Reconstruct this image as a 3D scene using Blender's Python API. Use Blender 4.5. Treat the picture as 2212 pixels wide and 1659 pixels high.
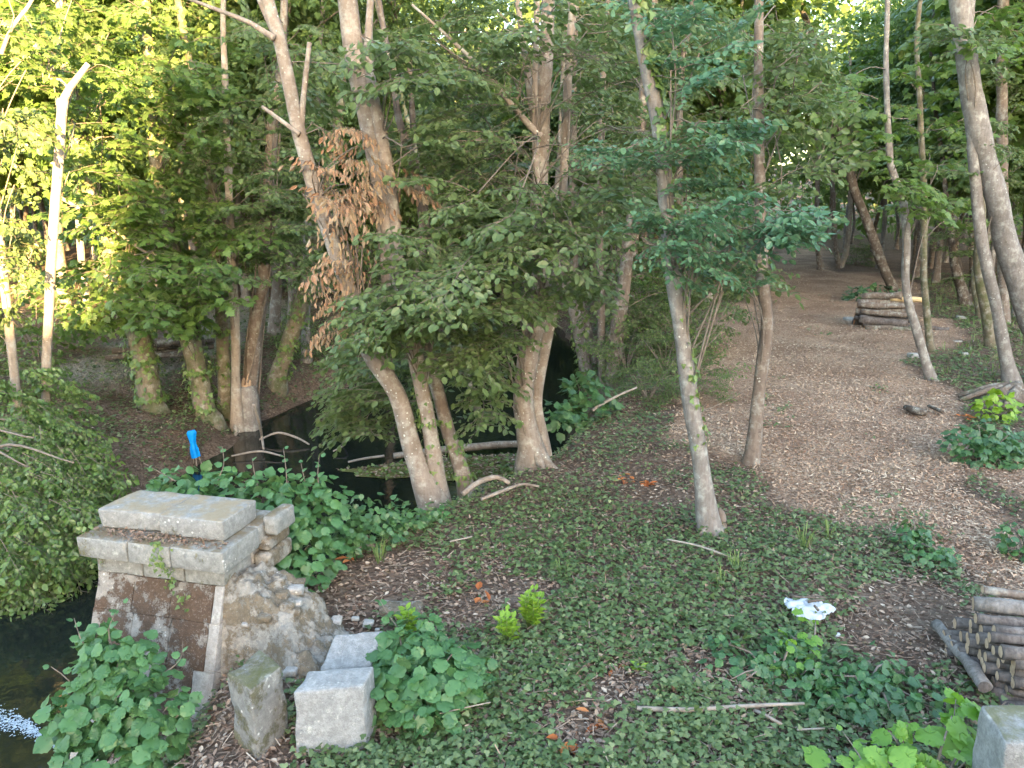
import bpy, math, random
import numpy as np
from mathutils import Vector, Matrix, noise as mnoise

for o in list(bpy.data.objects):
    bpy.data.objects.remove(o)
SC = bpy.context.scene
COL = SC.collection
R = math.radians

# ------------------------------------------------------------------ camera
CAMH, PITCH, FPX = 3.2, R(13.3), 788.0          # eye 3.2 m above the bank, focal length in 1024-px units
cam = bpy.data.cameras.new('camera')
cam.sensor_width = 36.0
cam.lens = 36.0 * FPX / 1024.0
cam.clip_end = 2000.0
cam_o = bpy.data.objects.new('camera', cam)
cam_o.location = (0, 0, CAMH)
cam_o.rotation_euler = (R(90) - PITCH, 0, 0)
COL.objects.link(cam_o)
SC.camera = cam_o

# ------------------------------------------------------------------ sky, sun, exposure
SUN_EL = R(8.0)
sd = Vector((-0.30, 0.954, 0)).normalized()
SUN_TRAVEL = Vector((sd.x * math.cos(SUN_EL), sd.y * math.cos(SUN_EL), -math.sin(SUN_EL)))
world = bpy.data.worlds.new('World')
SC.world = world
world.use_nodes = True
wn = world.node_tree
wn.nodes.clear()
sky = wn.nodes.new('ShaderNodeTexSky')
sky.sky_type = 'NISHITA'
sky.sun_disc = False
sky.sun_elevation = SUN_EL
sky.dust_density = 1.6
sky.ozone_density = 1.0
sky.sun_rotation = math.atan2(-SUN_TRAVEL.x, -SUN_TRAVEL.y)
bg = wn.nodes.new('ShaderNodeBackground')
bg.inputs['Strength'].default_value = 0.15
wo = wn.nodes.new('ShaderNodeOutputWorld')
wn.links.new(sky.outputs[0], bg.inputs['Color'])
wn.links.new(bg.outputs[0], wo.inputs['Surface'])
sun = bpy.data.lights.new('sun', 'SUN')
sun.energy = 5.0
sun.angle = R(0.5)
sun.color = (1.0, 0.69, 0.28)
sun_o = bpy.data.objects.new('sun', sun)
sun_o.rotation_euler = SUN_TRAVEL.to_track_quat('-Z', 'Y').to_euler()
sun_o.location = (10, -30, 30)
COL.objects.link(sun_o)
vs = SC.view_settings
vs.view_transform = 'Standard'
vs.look = 'None'
vs.gamma = 1.0
vs.exposure = 3.8
vs.use_curve_mapping = False
cy = SC.cycles
cy.max_bounces = 6
cy.diffuse_bounces = 4
cy.glossy_bounces = 2
cy.transmission_bounces = 4
cy.transparent_max_bounces = 4
cy.caustics_reflective = False
cy.caustics_refractive = False
cy.use_denoising = True

# ------------------------------------------------------------------ helpers
def rng(s):
    return np.random.default_rng(s)

CP, SP = math.cos(PITCH), math.sin(PITCH)

def ray(X, Y):
    """direction of a photo point, X and Y in a 2212-px-wide copy of the photograph"""
    x, y = X * 0.46293, Y * 0.46293
    a, b = (x - 512) / FPX, -(y - 384) / FPX
    return np.array([a, CP + b * SP, -SP + b * CP])

def G(X, Y, z=0.0):
    d = ray(X, Y)
    return np.array([0, 0, CAMH]) + d * ((z - CAMH) / d[2])

def D(X, Y, dep):
    d = ray(X, Y)
    return np.array([0, 0, CAMH]) + d * (dep / d[1])

def wpx(w, dep):
    return w * 0.46293 * dep / FPX

def nrm(v):
    v = np.asarray(v, float)
    return v / np.maximum(np.linalg.norm(v, axis=-1, keepdims=True), 1e-9)

def sstep(a, b, x):
    t = np.clip((x - a) / (b - a), 0, 1)
    return t * t * (3 - 2 * t)

def vnoise(x, y, seed=0, f=1.0):
    """cheap smooth 2-D value noise in numpy, -1..1"""
    x = np.asarray(x) * f + seed * 17.31
    y = np.asarray(y) * f + seed * 9.77
    xi, yi = np.floor(x), np.floor(y)
    xf, yf = x - xi, y - yi
    u, v = xf * xf * (3 - 2 * xf), yf * yf * (3 - 2 * yf)
    def h(a, b):
        s = np.sin(a * 127.1 + b * 311.7) * 43758.5453
        return (s - np.floor(s)) * 2 - 1
    return (h(xi, yi) * (1 - u) + h(xi + 1, yi) * u) * (1 - v) + (h(xi, yi + 1) * (1 - u) + h(xi + 1, yi + 1) * u) * v

class MB:
    """collects triangles and quads, builds one mesh"""
    def __init__(self):
        self.V, self.T, self.Q, self.A, self.n = [], [], [], [], 0
    def add(self, V, T=None, Q=None, a=0.5):
        V = np.asarray(V, float)
        if T is not None and len(T): self.T.append(np.asarray(T) + self.n)
        if Q is not None and len(Q): self.Q.append(np.asarray(Q) + self.n)
        self.V.append(V)
        self.A.append(np.broadcast_to(np.asarray(a, float), (len(V),)))
        self.n += len(V)
    def mesh(self, name, base=(0, 0, 0), smooth=True):
        V = (np.concatenate(self.V) - np.asarray(base)).astype(np.float32)
        T = np.concatenate(self.T) if self.T else np.zeros((0, 3), int)
        Q = np.concatenate(self.Q) if self.Q else np.zeros((0, 4), int)
        me = bpy.data.meshes.new(name)
        me.vertices.add(len(V))
        me.vertices.foreach_set('co', V.ravel())
        nl = T.size + Q.size
        me.loops.add(nl)
        me.loops.foreach_set('vertex_index', np.concatenate([T.ravel(), Q.ravel()]).astype(np.int32))
        me.polygons.add(len(T) + len(Q))
        st = np.concatenate([np.arange(len(T)) * 3, T.size + np.arange(len(Q)) * 4]).astype(np.int32)
        me.polygons.foreach_set('loop_start', st)
        me.polygons.foreach_set('use_smooth', np.full(len(st), smooth))
        at = me.attributes.new('rnd', 'FLOAT', 'POINT')
        at.data.foreach_set('value', np.concatenate(self.A).astype(np.float32))
        me.update(calc_edges=True)
        return me

def obj(name, me, mat=None, parent=None, loc=None):
    o = bpy.data.objects.new(name, me)
    COL.objects.link(o)
    if mat is not None and me is not None and not me.materials:
        me.materials.append(mat)
    if parent is not None: o.parent = parent
    if loc is not None: o.location = [float(v) for v in loc]
    return o

def tag(o, label=None, cat=None, group=None, kind=None):
    if label: o['label'] = label
    if cat: o['category'] = cat
    if group: o['group'] = group
    if kind: o['kind'] = kind
    return o

def thing(name, loc, label, cat, group=None):
    o = obj(name, None, None, None, loc)
    o.empty_display_size = 0.2
    return tag(o, label, cat, group)

def smooth_path(P, step):
    P = np.asarray(P, float)
    if len(P) < 2: return P
    Pm = np.vstack([2 * P[0] - P[1], P, 2 * P[-1] - P[-2]])
    out = []
    for i in range(1, len(Pm) - 2):
        a, b, c, d = Pm[i - 1], Pm[i], Pm[i + 1], Pm[i + 2]
        n = max(1, int(np.linalg.norm((c - b)[:3]) / step))
        for k in range(n):
            t = k / n
            out.append(0.5 * (2 * b + (c - a) * t + (2 * a - 5 * b + 4 * c - d) * t * t + (3 * b - a - 3 * c + d) * t ** 3))
    out.append(Pm[-2])
    return np.array(out)

def tube(mb, P, r, sides=8, bump=0.0, seed=0, cap=True, a=0.5, step=None):
    """P (n,3), r (n,) or scalar; optional resampling through a smooth path"""
    P = np.asarray(P, float)
    r = np.broadcast_to(np.asarray(r, float), (len(P),))
    if step:
        PR = smooth_path(np.column_stack([P, r]), step)
        P, r = PR[:, :3], np.maximum(PR[:, 3], 0.001)
    n = len(P)
    t = nrm(np.gradient(P, axis=0))
    ref = np.array([1.0, 0.2, 0.1]) if abs(t[0][0]) < 0.8 else np.array([0.1, 1.0, 0.2])
    U = np.zeros((n, 3))
    u = nrm(ref - t[0] * (ref @ t[0]))
    for i in range(n):
        u = nrm(u - t[i] * (u @ t[i]))
        U[i] = u
    W = np.cross(t, U)
    ang = np.arange(sides) * 2 * np.pi / sides
    rr = r[:, None] * np.ones((1, sides))
    if bump:
        L = np.concatenate([[0], np.cumsum(np.linalg.norm(np.diff(P, axis=0), axis=1))])
        LL, AA = np.meshgrid(L, ang, indexing='ij')
        rr = rr * (1 + bump * (vnoise(LL * 2.2, np.cos(AA) * 1.3 + seed, seed + 1) + 0.7 * vnoise(LL * 5 + 9, np.sin(AA) * 1.7 + seed, seed + 2) + .5 * vnoise(np.cos(AA) * 3, np.sin(AA) * 3 + LL * .3, seed + 3)))
    V = P[:, None, :] + rr[..., None] * (np.cos(ang)[None, :, None] * U[:, None, :] + np.sin(ang)[None, :, None] * W[:, None, :])
    V = V.reshape(-1, 3)
    i, j = np.meshgrid(np.arange(n - 1), np.arange(sides), indexing='ij')
    j2 = (j + 1) % sides
    Q = np.stack([i * sides + j, i * sides + j2, (i + 1) * sides + j2, (i + 1) * sides + j], -1).reshape(-1, 4)
    T = []
    if cap:
        V = np.vstack([V, P[0], P[-1]])
        c0, c1 = n * sides, n * sides + 1
        for k in range(sides):
            T.append((c0, (k + 1) % sides, k))
            T.append((c1, (n - 1) * sides + k, (n - 1) * sides + (k + 1) % sides))
    mb.add(V, T, Q, a)

# ------------------------------------------------------------------ materials
def new_mat(name):
    m = bpy.data.materials.new(name)
    m.use_nodes = True
    nt = m.node_tree
    nt.nodes.clear()
    out = nt.nodes.new('ShaderNodeOutputMaterial')
    return m, nt, out

class N:
    """small node-building helper"""
    def __init__(self, nt): self.nt = nt
    def __call__(self, typ, props=None, **ins):
        n = self.nt.nodes.new('ShaderNode' + typ)
        for k, v in (props or {}).items(): setattr(n, k, v)
        for k, v in ins.items():
            k = k.replace('_', ' ')
            s = n.inputs[int(k[1:])] if k[0] == 'i' and k[1:].isdigit() else n.inputs[k]
            if isinstance(v, bpy.types.NodeSocket): self.nt.links.new(v, s)
            else: s.default_value = v
        return n
    def ramp(self, fac, stops, interp='LINEAR'):
        n = self.nt.nodes.new('ShaderNodeValToRGB')
        n.color_ramp.interpolation = interp
        e = n.color_ramp.elements
        while len(e) < len(stops): e.new(0.5)
        for q, (p, c) in zip(e, stops):
            q.position = p
            q.color = (c, c, c, 1) if isinstance(c, (int, float)) else (*c, 1)
        self.nt.links.new(fac, n.inputs[0])
        return n.outputs[0]
    def mix(self, fac, a, b):
        n = self.nt.nodes.new('ShaderNodeMix')
        n.data_type = 'RGBA'
        for s, v in ((n.inputs[0], fac), (n.inputs[6], a), (n.inputs[7], b)):
            if isinstance(v, bpy.types.NodeSocket): self.nt.links.new(v, s)
            elif isinstance(v, (int, float)): s.default_value = v
            else: s.default_value = (*v, 1)
        return n.outputs[2]

def leaf_mat(name, cols, trans=0.35, rough=0.45, per_object=False, spec=0.5, tcol=None):
    m, nt, out = new_mat(name)
    n = N(nt)
    if per_object:
        f = n('ObjectInfo').outputs['Random']
    else:
        f = n('Attribute', {'attribute_name': 'rnd'}).outputs['Fac']
    k = len(cols)
    c = n.ramp(f, [(i / (k - 1), q) for i, q in enumerate(cols)])
    geo = n('NewGeometry')
    # paler, greyer underside of the leaf
    c2 = n.mix(0.35, c, (0.16, 0.2, 0.12))
    c3 = n.mix(geo.outputs['Backfacing'], c, c2)
    p = n('BsdfPrincipled', Base_Color=c3, Roughness=rough)
    p.inputs['Specular IOR Level'].default_value = spec
    hsv = n('HueSaturation', Color=c, Hue=0.485, Saturation=1.15, Value=1.5)
    tr = n('BsdfTranslucent', Color=hsv.outputs[0])
    mx = n('MixShader', i0=trans, i1=p.outputs[0], i2=tr.outputs[0])
    nt.links.new(mx.outputs[0], out.inputs[0])
    return m

def bark_mat(name, c1, c2, lichen=0.5, moss=0.0, scale=1.0, lich_col=(0.55, 0.56, 0.50)):
    m, nt, out = new_mat(name)
    n = N(nt)
    tc = n('TexCoord').outputs['Object']
    mp = n('Mapping', Vector=tc)
    mp.inputs['Scale'].default_value = (6 * scale, 6 * scale, 1.3 * scale)
    a = n('TexNoise', Vector=mp.outputs[0], Scale=3.0, Detail=6.0, Roughness=0.65)
    b = n('TexNoise', Vector=tc, Scale=2.2, Detail=3.0)
    col = n.mix(n.ramp(a.outputs[0], [(0.32, 0.0), (0.68, 1.0)]), c1, c2)
    col = n.mix(n.ramp(b.outputs[0], [(0.35, 0.0), (0.75, 0.5)]), col, tuple(v * 0.55 for v in c1))
    # fine horizontal bands and lenticels
    w = n('Mapping', Vector=tc)
    w.inputs['Scale'].default_value = (10, 10, 60)
    l2 = n('TexNoise', Vector=w.outputs[0], Scale=1.0, Detail=2.0)
    col = n.mix(n.ramp(l2.outputs[0], [(0.6, 0.0), (0.75, 0.45)]), col, tuple(v * 0.5 for v in c1))
    # lichen spots
    vo = n('TexVoronoi', Vector=tc, Scale=17.0)
    big = n('TexNoise', Vector=tc, Scale=3.2, Detail=3.0)
    fz = n('TexNoise', Vector=tc, Scale=28.0, Detail=4.0, Roughness=0.7)
    vd = n('Math', {'operation': 'MULTIPLY_ADD'}, i0=fz.outputs[0], i1=0.7, i2=vo.outputs['Distance'])
    spot = n.ramp(vd.outputs[0], [(0.42, 1.0), (0.52, 0.0)])
    bl = n('TexNoise', Vector=tc, Scale=7.0, Detail=5.0, Roughness=0.7)
    col = n.mix(n.ramp(bl.outputs[0], [(0.5, 0.0), (0.7, 0.45)]), col, lich_col)
    col = n.mix(n.ramp(bl.outputs[0], [(0.28, 0.6), (0.42, 0.0)]), col, (0.075, 0.065, 0.045))
    msk = n.ramp(big.outputs[0], [(0.62 - lichen * 0.3, 0.0), (0.70 - lichen * 0.2, 1.0)])
    mm = n('Math', {'operation': 'MULTIPLY'}, i0=spot, i1=msk)
    col = n.mix(mm.outputs[0], col, lich_col)
    if moss:
        mo = n('TexNoise', Vector=tc, Scale=3.0, Detail=5.0, Roughness=0.7)
        col = n.mix(n.ramp(mo.outputs[0], [(0.62 - moss * 0.3, 0.0), (0.75 - moss * 0.2, 0.8)]), col, (0.075, 0.09, 0.035))
    bp = n('Bump', Strength=0.7, Distance=0.012, Height=a.outputs[0])
    p = n('BsdfPrincipled', Base_Color=col, Roughness=0.9, Normal=bp.outputs[0])
    p.inputs['Specular IOR Level'].default_value = 0.15
    nt.links.new(p.outputs[0], out.inputs[0])
    return m

def simple_mat(name, c1, c2, scale=8.0, rough=0.9, bump=0.4, dist=0.01, detail=6.0, stretch=None, spec=0.2):
    m, nt, out = new_mat(name)
    n = N(nt)
    tc = n('TexCoord').outputs['Object']
    v = tc
    if stretch:
        mp = n('Mapping', Vector=tc)
        mp.inputs['Scale'].default_value = stretch
        v = mp.outputs[0]
    a = n('TexNoise', Vector=v, Scale=scale, Detail=detail, Roughness=0.65)
    col = n.mix(n.ramp(a.outputs[0], [(0.3, 0.0), (0.7, 1.0)]), c1, c2)
    bp = n('Bump', Strength=bump, Distance=dist, Height=a.outputs[0])
    p = n('BsdfPrincipled', Base_Color=col, Roughness=rough, Normal=bp.outputs[0])
    p.inputs['Specular IOR Level'].default_value = spec
    nt.links.new(p.outputs[0], out.inputs[0])
    return m

def stone_mat(name, base, moss_amt=0.3, moss_col=(0.16, 0.13, 0.06), pale=(0.56, 0.54, 0.49), top_col=None, moss_scale=2.5):
    m, nt, out = new_mat(name)
    n = N(nt)
    geo = n('NewGeometry')
    tc = geo.outputs['Position']
    a = n('TexNoise', Vector=tc, Scale=7.0, Detail=8.0, Roughness=0.7)
    f = n('TexNoise', Vector=tc, Scale=90.0, Detail=4.0, Roughness=0.7)
    g = n('TexNoise', Vector=tc, Scale=22.0, Detail=5.0, Roughness=0.7)
    col = n.mix(n.ramp(a.outputs[0], [(0.3, 0.0), (0.7, 1.0)]), tuple(v * 0.72 for v in base), base)
    col = n.mix(n.ramp(g.outputs[0], [(0.42, 0.55), (0.6, 0.0)]), col, tuple(v * 0.45 for v in base))
    col = n.mix(n.ramp(f.outputs[0], [(0.3, 0.5), (0.5, 0.0)]), col, tuple(v * 0.4 for v in base))
    # pale lichen blotches
    b = n('TexNoise', Vector=tc, Scale=12.0, Detail=6.0, Roughness=0.75)
    col = n.mix(n.ramp(b.outputs[0], [(0.58, 0.0), (0.66, 0.55)]), col, pale)
    vo = n('TexVoronoi', Vector=tc, Scale=16.0)
    vb = n('TexNoise', Vector=tc, Scale=2.0)
    sp = n('Math', {'operation': 'MULTIPLY'}, i0=n.ramp(vo.outputs['Distance'], [(0.10, 1.0), (0.16, 0.0)]), i1=n.ramp(vb.outputs[0], [(0.5, 0.0), (0.58, 1.0)]))
    col = n.mix(sp.outputs[0], col, (0.62, 0.60, 0.56))
    # moss and dirt in its own patches
    mo = n('TexNoise', Vector=tc, Scale=moss_scale, Detail=9.0, Roughness=0.72)
    mo2 = n('Math', {'operation': 'MULTIPLY_ADD'}, i0=f.outputs[0], i1=0.22, i2=mo.outputs[0])
    mo3 = n('Math', {'operation': 'SUBTRACT'}, i0=mo2.outputs[0], i1=0.11)
    mk = n.ramp(mo3.outputs[0], [(0.66 - moss_amt * 0.4, 0.0), (0.72 - moss_amt * 0.4, 0.9)])
    mc = n.mix(f.outputs[0], tuple(v * 0.35 for v in moss_col), tuple(min(1, v * 1.7) for v in moss_col))
    mc = n.mix(n.ramp(g.outputs[0], [(0.35, 0.55), (0.6, 0.0)]), mc, tuple(v * 0.45 for v in moss_col))
    fl = n('TexNoise', Vector=tc, Scale=55.0, Detail=3.0, Roughness=0.8)
    mc = n.mix(n.ramp(fl.outputs[0], [(0.58, 0.0), (0.66, 0.55)]), mc, tuple(v * 0.8 for v in base))
    col = n.mix(mk, col, mc)
    if top_col:
        sx = n('SeparateXYZ', Vector=geo.outputs['Normal'])
        t2 = n('TexNoise', Vector=tc, Scale=4.5, Detail=7.0, Roughness=0.7)
        tm = n('Math', {'operation': 'MULTIPLY'}, i0=n.ramp(sx.outputs[2], [(0.75, 0.0), (0.95, 1.0)]), i1=n.ramp(t2.outputs[0], [(0.40, 0.0), (0.56, 0.8)]))
        col = n.mix(tm.outputs[0], col, top_col)
    hs = n('Math', {'operation': 'ADD'}, i0=a.outputs[0], i1=f.outputs[0])
    hs2 = n('Math', {'operation': 'MULTIPLY_ADD'}, i0=mk, i1=0.5, i2=hs.outputs[0])
    bp = n('Bump', Strength=0.8, Distance=0.012, Height=hs2.outputs[0])
    p = n('BsdfPrincipled', Base_Color=col, Roughness=0.92, Normal=bp.outputs[0])
    p.inputs['Specular IOR Level'].default_value = 0.15
    nt.links.new(p.outputs[0], out.inputs[0])
    return m

M = {}
M['hornbeam'] = leaf_mat('leaf_hornbeam', [(0.07, 0.11, 0.035), (0.105, 0.155, 0.052), (0.145, 0.20, 0.08)], 0.36, 0.42)
M['sky_tinted'] = leaf_mat('leaf_sky_tinted', [(0.055, 0.125, 0.062), (0.08, 0.17, 0.085), (0.11, 0.20, 0.095)], 0.3, 0.38)  # cool sky reflection put into the leaf colour
M['maple'] = leaf_mat('leaf_maple', [(0.065, 0.12, 0.03), (0.10, 0.17, 0.038), (0.14, 0.21, 0.05)], 0.4, 0.42)
M['wood'] = leaf_mat('leaf_background', [(0.06, 0.105, 0.03), (0.09, 0.145, 0.04), (0.13, 0.19, 0.055)], 0.38, 0.45)
M['ivy'] = leaf_mat('leaf_ivy', [(0.045, 0.085, 0.026), (0.075, 0.12, 0.04), (0.11, 0.155, 0.056), (0.18, 0.22, 0.10)], 0.18, 0.42)
M['ivy_light'] = leaf_mat('leaf_young_ivy', [(0.07, 0.12, 0.03), (0.12, 0.19, 0.05), (0.19, 0.25, 0.07)], 0.25, 0.4)
M['dead'] = leaf_mat('leaf_dead', [(0.27, 0.15, 0.085), (0.37, 0.23, 0.145), (0.46, 0.32, 0.22)], 0.2, 0.7, spec=0.2)
M['bush'] = leaf_mat('leaf_round_shrub', [(0.055, 0.135, 0.045), (0.075, 0.17, 0.06), (0.10, 0.21, 0.07)], 0.3, 0.42, per_object=True)
M['alder'] = leaf_mat('leaf_alder', [(0.06, 0.12, 0.03), (0.10, 0.175, 0.045), (0.15, 0.23, 0.07)], 0.32, 0.4)
M['bush_in'] = leaf_mat('leaf_round_shrub_inner', [(0.055, 0.135, 0.045), (0.075, 0.17, 0.06), (0.10, 0.21, 0.07)], 0.3, 0.42)
M['lime'] = leaf_mat('leaf_lime', [(0.12, 0.25, 0.035), (0.16, 0.31, 0.05), (0.21, 0.37, 0.07)], 0.4, 0.45, per_object=True)
M['bright'] = leaf_mat('leaf_bright_seedling', [(0.15, 0.27, 0.025), (0.20, 0.33, 0.035), (0.27, 0.40, 0.06)], 0.35, 0.45, per_object=True)
M['bramble'] = leaf_mat('leaf_bramble', [(0.04, 0.10, 0.04), (0.06, 0.13, 0.05), (0.09, 0.17, 0.06)], 0.22, 0.4, per_object=True)
M['litter'] = leaf_mat('leaf_litter', [(0.12, 0.075, 0.055), (0.21, 0.145, 0.11), (0.31, 0.235, 0.18), (0.44, 0.37, 0.30)], 0.05, 0.8, spec=0.1)
M['chips'] = leaf_mat('wood_chips', [(0.17, 0.095, 0.065), (0.33, 0.22, 0.155), (0.44, 0.325, 0.235), (0.58, 0.47, 0.36)], 0.0, 0.85, spec=0.1)
M['orange'] = leaf_mat('leaf_orange', [(0.32, 0.10, 0.035), (0.40, 0.15, 0.06), (0.42, 0.20, 0.08)], 0.2, 0.6, per_object=True, spec=0.2)
M['grass'] = leaf_mat('blade_grass', [(0.10, 0.16, 0.04), (0.15, 0.22, 0.06), (0.2, 0.26, 0.09)], 0.3, 0.5)
M['bark_pink'] = bark_mat('bark_pale', (0.20, 0.155, 0.125), (0.31, 0.255, 0.215), 0.75)
M['bark_grey'] = bark_mat('bark_grey', (0.17, 0.145, 0.13), (0.27, 0.24, 0.22), 0.35, scale=1.6)
M['bark_brown'] = bark_mat('bark_brown', (0.14, 0.105, 0.085), (0.23, 0.185, 0.155), 0.45)
M['bark_moss'] = bark_mat('bark_mossy', (0.15, 0.12, 0.085), (0.24, 0.20, 0.15), 0.3, moss=0.6)
M['bark_dark'] = bark_mat('bark_dark', (0.08, 0.06, 0.048), (0.15, 0.12, 0.10), 0.4)
M['bark_palest'] = bark_mat('bark_pole', (0.24, 0.19, 0.15), (0.36, 0.30, 0.25), 0.4)  # palest bark tone, for the poles and pale trunks
M['twig_l'] = simple_mat('dry_twig', (0.15, 0.115, 0.09), (0.27, 0.22, 0.18), 20)
M['twig'] = simple_mat('twig', (0.12, 0.095, 0.075), (0.24, 0.20, 0.17), 20)
M['deadwood'] = simple_mat('deadwood', (0.19, 0.155, 0.125), (0.36, 0.31, 0.27), 14, stretch=(1, 1, 1))
M['log_bark'] = bark_mat('log_bark', (0.075, 0.06, 0.055), (0.19, 0.16, 0.145), -0.6, scale=2.0, lich_col=(0.3, 0.27, 0.25))
M['log_grey'] = bark_mat('log_weathered', (0.13, 0.115, 0.105), (0.29, 0.26, 0.24), -0.6, scale=2.0, lich_col=(0.36, 0.33, 0.31))
M['log_end'] = simple_mat('log_end', (0.30, 0.20, 0.135), (0.50, 0.37, 0.26), 30)
M['log_pale'] = simple_mat('log_split_face', (0.50, 0.35, 0.18), (0.64, 0.49, 0.29), 16)
M['log_rust'] = simple_mat('log_end_rust', (0.24, 0.10, 0.045), (0.42, 0.21, 0.10), 22)
M['stone'] = stone_mat('stone_grey', (0.36, 0.355, 0.34), 0.12, (0.15, 0.13, 0.06), top_col=(0.29, 0.22, 0.135))
M['stone_mid'] = stone_mat('stone_course', (0.36, 0.355, 0.335), 0.22, (0.15, 0.14, 0.06), top_col=(0.17, 0.125, 0.065))
M['moss_stone'] = stone_mat('stone_moss', (0.40, 0.36, 0.32), 0.56, (0.075, 0.042, 0.025), moss_scale=5.5)
M['quoin'] = stone_mat('stone_pale', (0.47, 0.44, 0.41), 0.12, (0.14, 0.11, 0.06))
M['rubble'] = stone_mat('stone_rubble', (0.37, 0.34, 0.30), 0.46, (0.16, 0.125, 0.085), (0.60, 0.58, 0.54), moss_scale=6)
M['block'] = stone_mat('stone_fallen', (0.34, 0.335, 0.325), 0.2, (0.14, 0.13, 0.06), top_col=(0.13, 0.125, 0.055))
M['block_moss'] = stone_mat('stone_mossy_block', (0.32, 0.31, 0.29), 0.44, (0.13, 0.12, 0.07), top_col=(0.12, 0.12, 0.05), moss_scale=3.5)
M['block_clean'] = stone_mat('stone_smooth', (0.37, 0.37, 0.365), 0.06, (0.13, 0.12, 0.08))
M['pebble'] = simple_mat('pebble', (0.24, 0.22, 0.20), (0.42, 0.40, 0.37), 22)
M['white'] = simple_mat('white_cloth', (0.42, 0.45, 0.50), (0.50, 0.53, 0.57), 10, 0.7, 0.1)
M['blue'] = simple_mat('blue_cloth', (0.0, 0.20, 0.62), (0.0, 0.27, 0.72), 10, 0.6, 0.1)
M['root'] = bark_mat('bark_root', (0.10, 0.075, 0.06), (0.20, 0.16, 0.13), 0.1, moss=0.3)

# ------------------------------------------------------------------ terrain and water
WATER_Z = -1.1
RY = np.array([-60, 0, 3, 4.6, 5.6, 6.6, 7.6, 8.5, 9.3, 10.6, 13, 16, 20, 26, 36, 60, 400.0])
RX = np.array([-3.2, -3.1, -2.9, -2.8, -2.95, -2.6, -1.9, -1.25, -0.65, 0.05, 0.95, 1.7, 2.1, 1.8, 0.2, -6, -60.0])
LY = np.array([-60, 0, 3, 6, 8, 11, 13, 15, 17.3, 21, 26, 36, 60, 400.0])
LX = np.array([-9.5, -8.2, -7.2, -6.4, -5.9, -5.5, -5.2, -5.0, -4.2, -2.6, -2.4, -4.2, -10, -64.0])

# woodchip path outline, from photo points on the flat bank
PATH_PX = [(1715, 528), (1668, 555), (1640, 585), (1635, 640), (1540, 690), (1520, 800), (1465, 890), (1455, 955), (1530, 985),
           (1640, 1005), (1690, 1065), (1730, 1095), (1870, 1135), (1960, 1150), (2050, 1195), (2212, 1290), (2420, 1400),
           (2420, 1290), (2212, 1165), (2060, 1060), (2120, 1030), (2212, 1075), (2420, 1130), (2420, 1060), (2190, 1000), (2130, 985), (2060, 905), (2085, 850),
           (2010, 830), (1930, 785), (1990, 765), (2095, 735), (2040, 690), (1990, 690), (1985, 612), (1900, 590), (1800, 592), (1765, 532)]
PATH = np.array([G(x, y)[:2] for x, y in PATH_PX])

def in_poly(x, y, P):
    x, y = np.asarray(x), np.asarray(y)
    c = np.zeros(x.shape, bool)
    j = len(P) - 1
    for i in range(len(P)):
        xi, yi, xj, yj = *P[i], *P[j]
        cond = ((yi > y) != (yj > y)) & (x < (xj - xi) * (y - yi) / (yj - yi + 1e-12) + xi)
        c ^= cond
        j = i
    return c

def poly_dist(x, y, P):
    """signed distance, negative inside"""
    x, y = np.asarray(x, float), np.asarray(y, float)
    d = np.full(x.shape, 1e9)
    for i in range(len(P)):
        a, b = P[i], P[(i + 1) % len(P)]
        ab = b - a
        t = np.clip(((x - a[0]) * ab[0] + (y - a[1]) * ab[1]) / (ab @ ab + 1e-9), 0, 1)
        d = np.minimum(d, np.hypot(x - a[0] - t * ab[0], y - a[1] - t * ab[1]))
    return np.where(in_poly(x, y, P), -d, d)

def HT(x, y):
    x, y = np.asarray(x, float), np.asarray(y, float)
    xr = np.interp(y, RY, RX) + 0.12 * vnoise(y, y * 0, 3, 1.3)
    xl = np.interp(y, LY, LX) + 0.12 * vnoise(y, y * 0, 4, 1.1)
    dr = (x - xr) * 0.8
    dl = (xl - x)
    zr = -1.1 + 1.06 * sstep(-0.05, 0.85, dr) + 0.05 * sstep(0.8, 3, dr)
    zl = -1.1 + 0.45 * sstep(-0.05, 0.7, dl) + 0.55 * sstep(0.4, 3.5, dl) + 0.35 * sstep(3, 9, dl)
    zin = -1.1 - 0.5 * np.minimum(sstep(0, 0.7, -dr), sstep(0, 0.7, -dl))
    z = np.where(dr > 0, zr, np.where(dl > 0, zl, zin))
    z = z + (0.05 * vnoise(x, y, 5, 0.5) + 0.03 * vnoise(x, y, 6, 1.6) + 0.014 * vnoise(x, y, 7, 5.0)) * np.where((dr > 0) | (dl > 0), 1, 0.3)
    # unseen hill added behind the viewer, shaped to shade all but the left trees
    s = sstep(-20, -44, y)
    edge = sstep(11.5, 14.5, x + 0.3145 * (np.minimum(y, -20) + 44) + 0.8 * vnoise(x, y, 8, 0.4))
    z = z + s * (9.4 + 8.8 * edge + 0.5 * vnoise(x, y, 9, 0.35) + 0.35 * vnoise(x, y, 10, 1.0))
    z = z + 9 * sstep(70, 160, y) + 6 * sstep(40, 120, np.abs(x))
    return z

def GT(X, Y, z0=-0.3):
    """photo point -> the spot on the modelled ground"""
    z = z0
    for _ in range(24):
        p = G(X, Y, z)
        z += 0.45 * (float(HT(p[0:1], p[1:2])[0]) - z)
    return G(X, Y, z)

def grid_axis(parts):
    out = []
    for a, b, st in parts:
        out.append(np.arange(a, b, st))
    return np.concatenate(out + [np.array([parts[-1][1]])])

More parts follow.
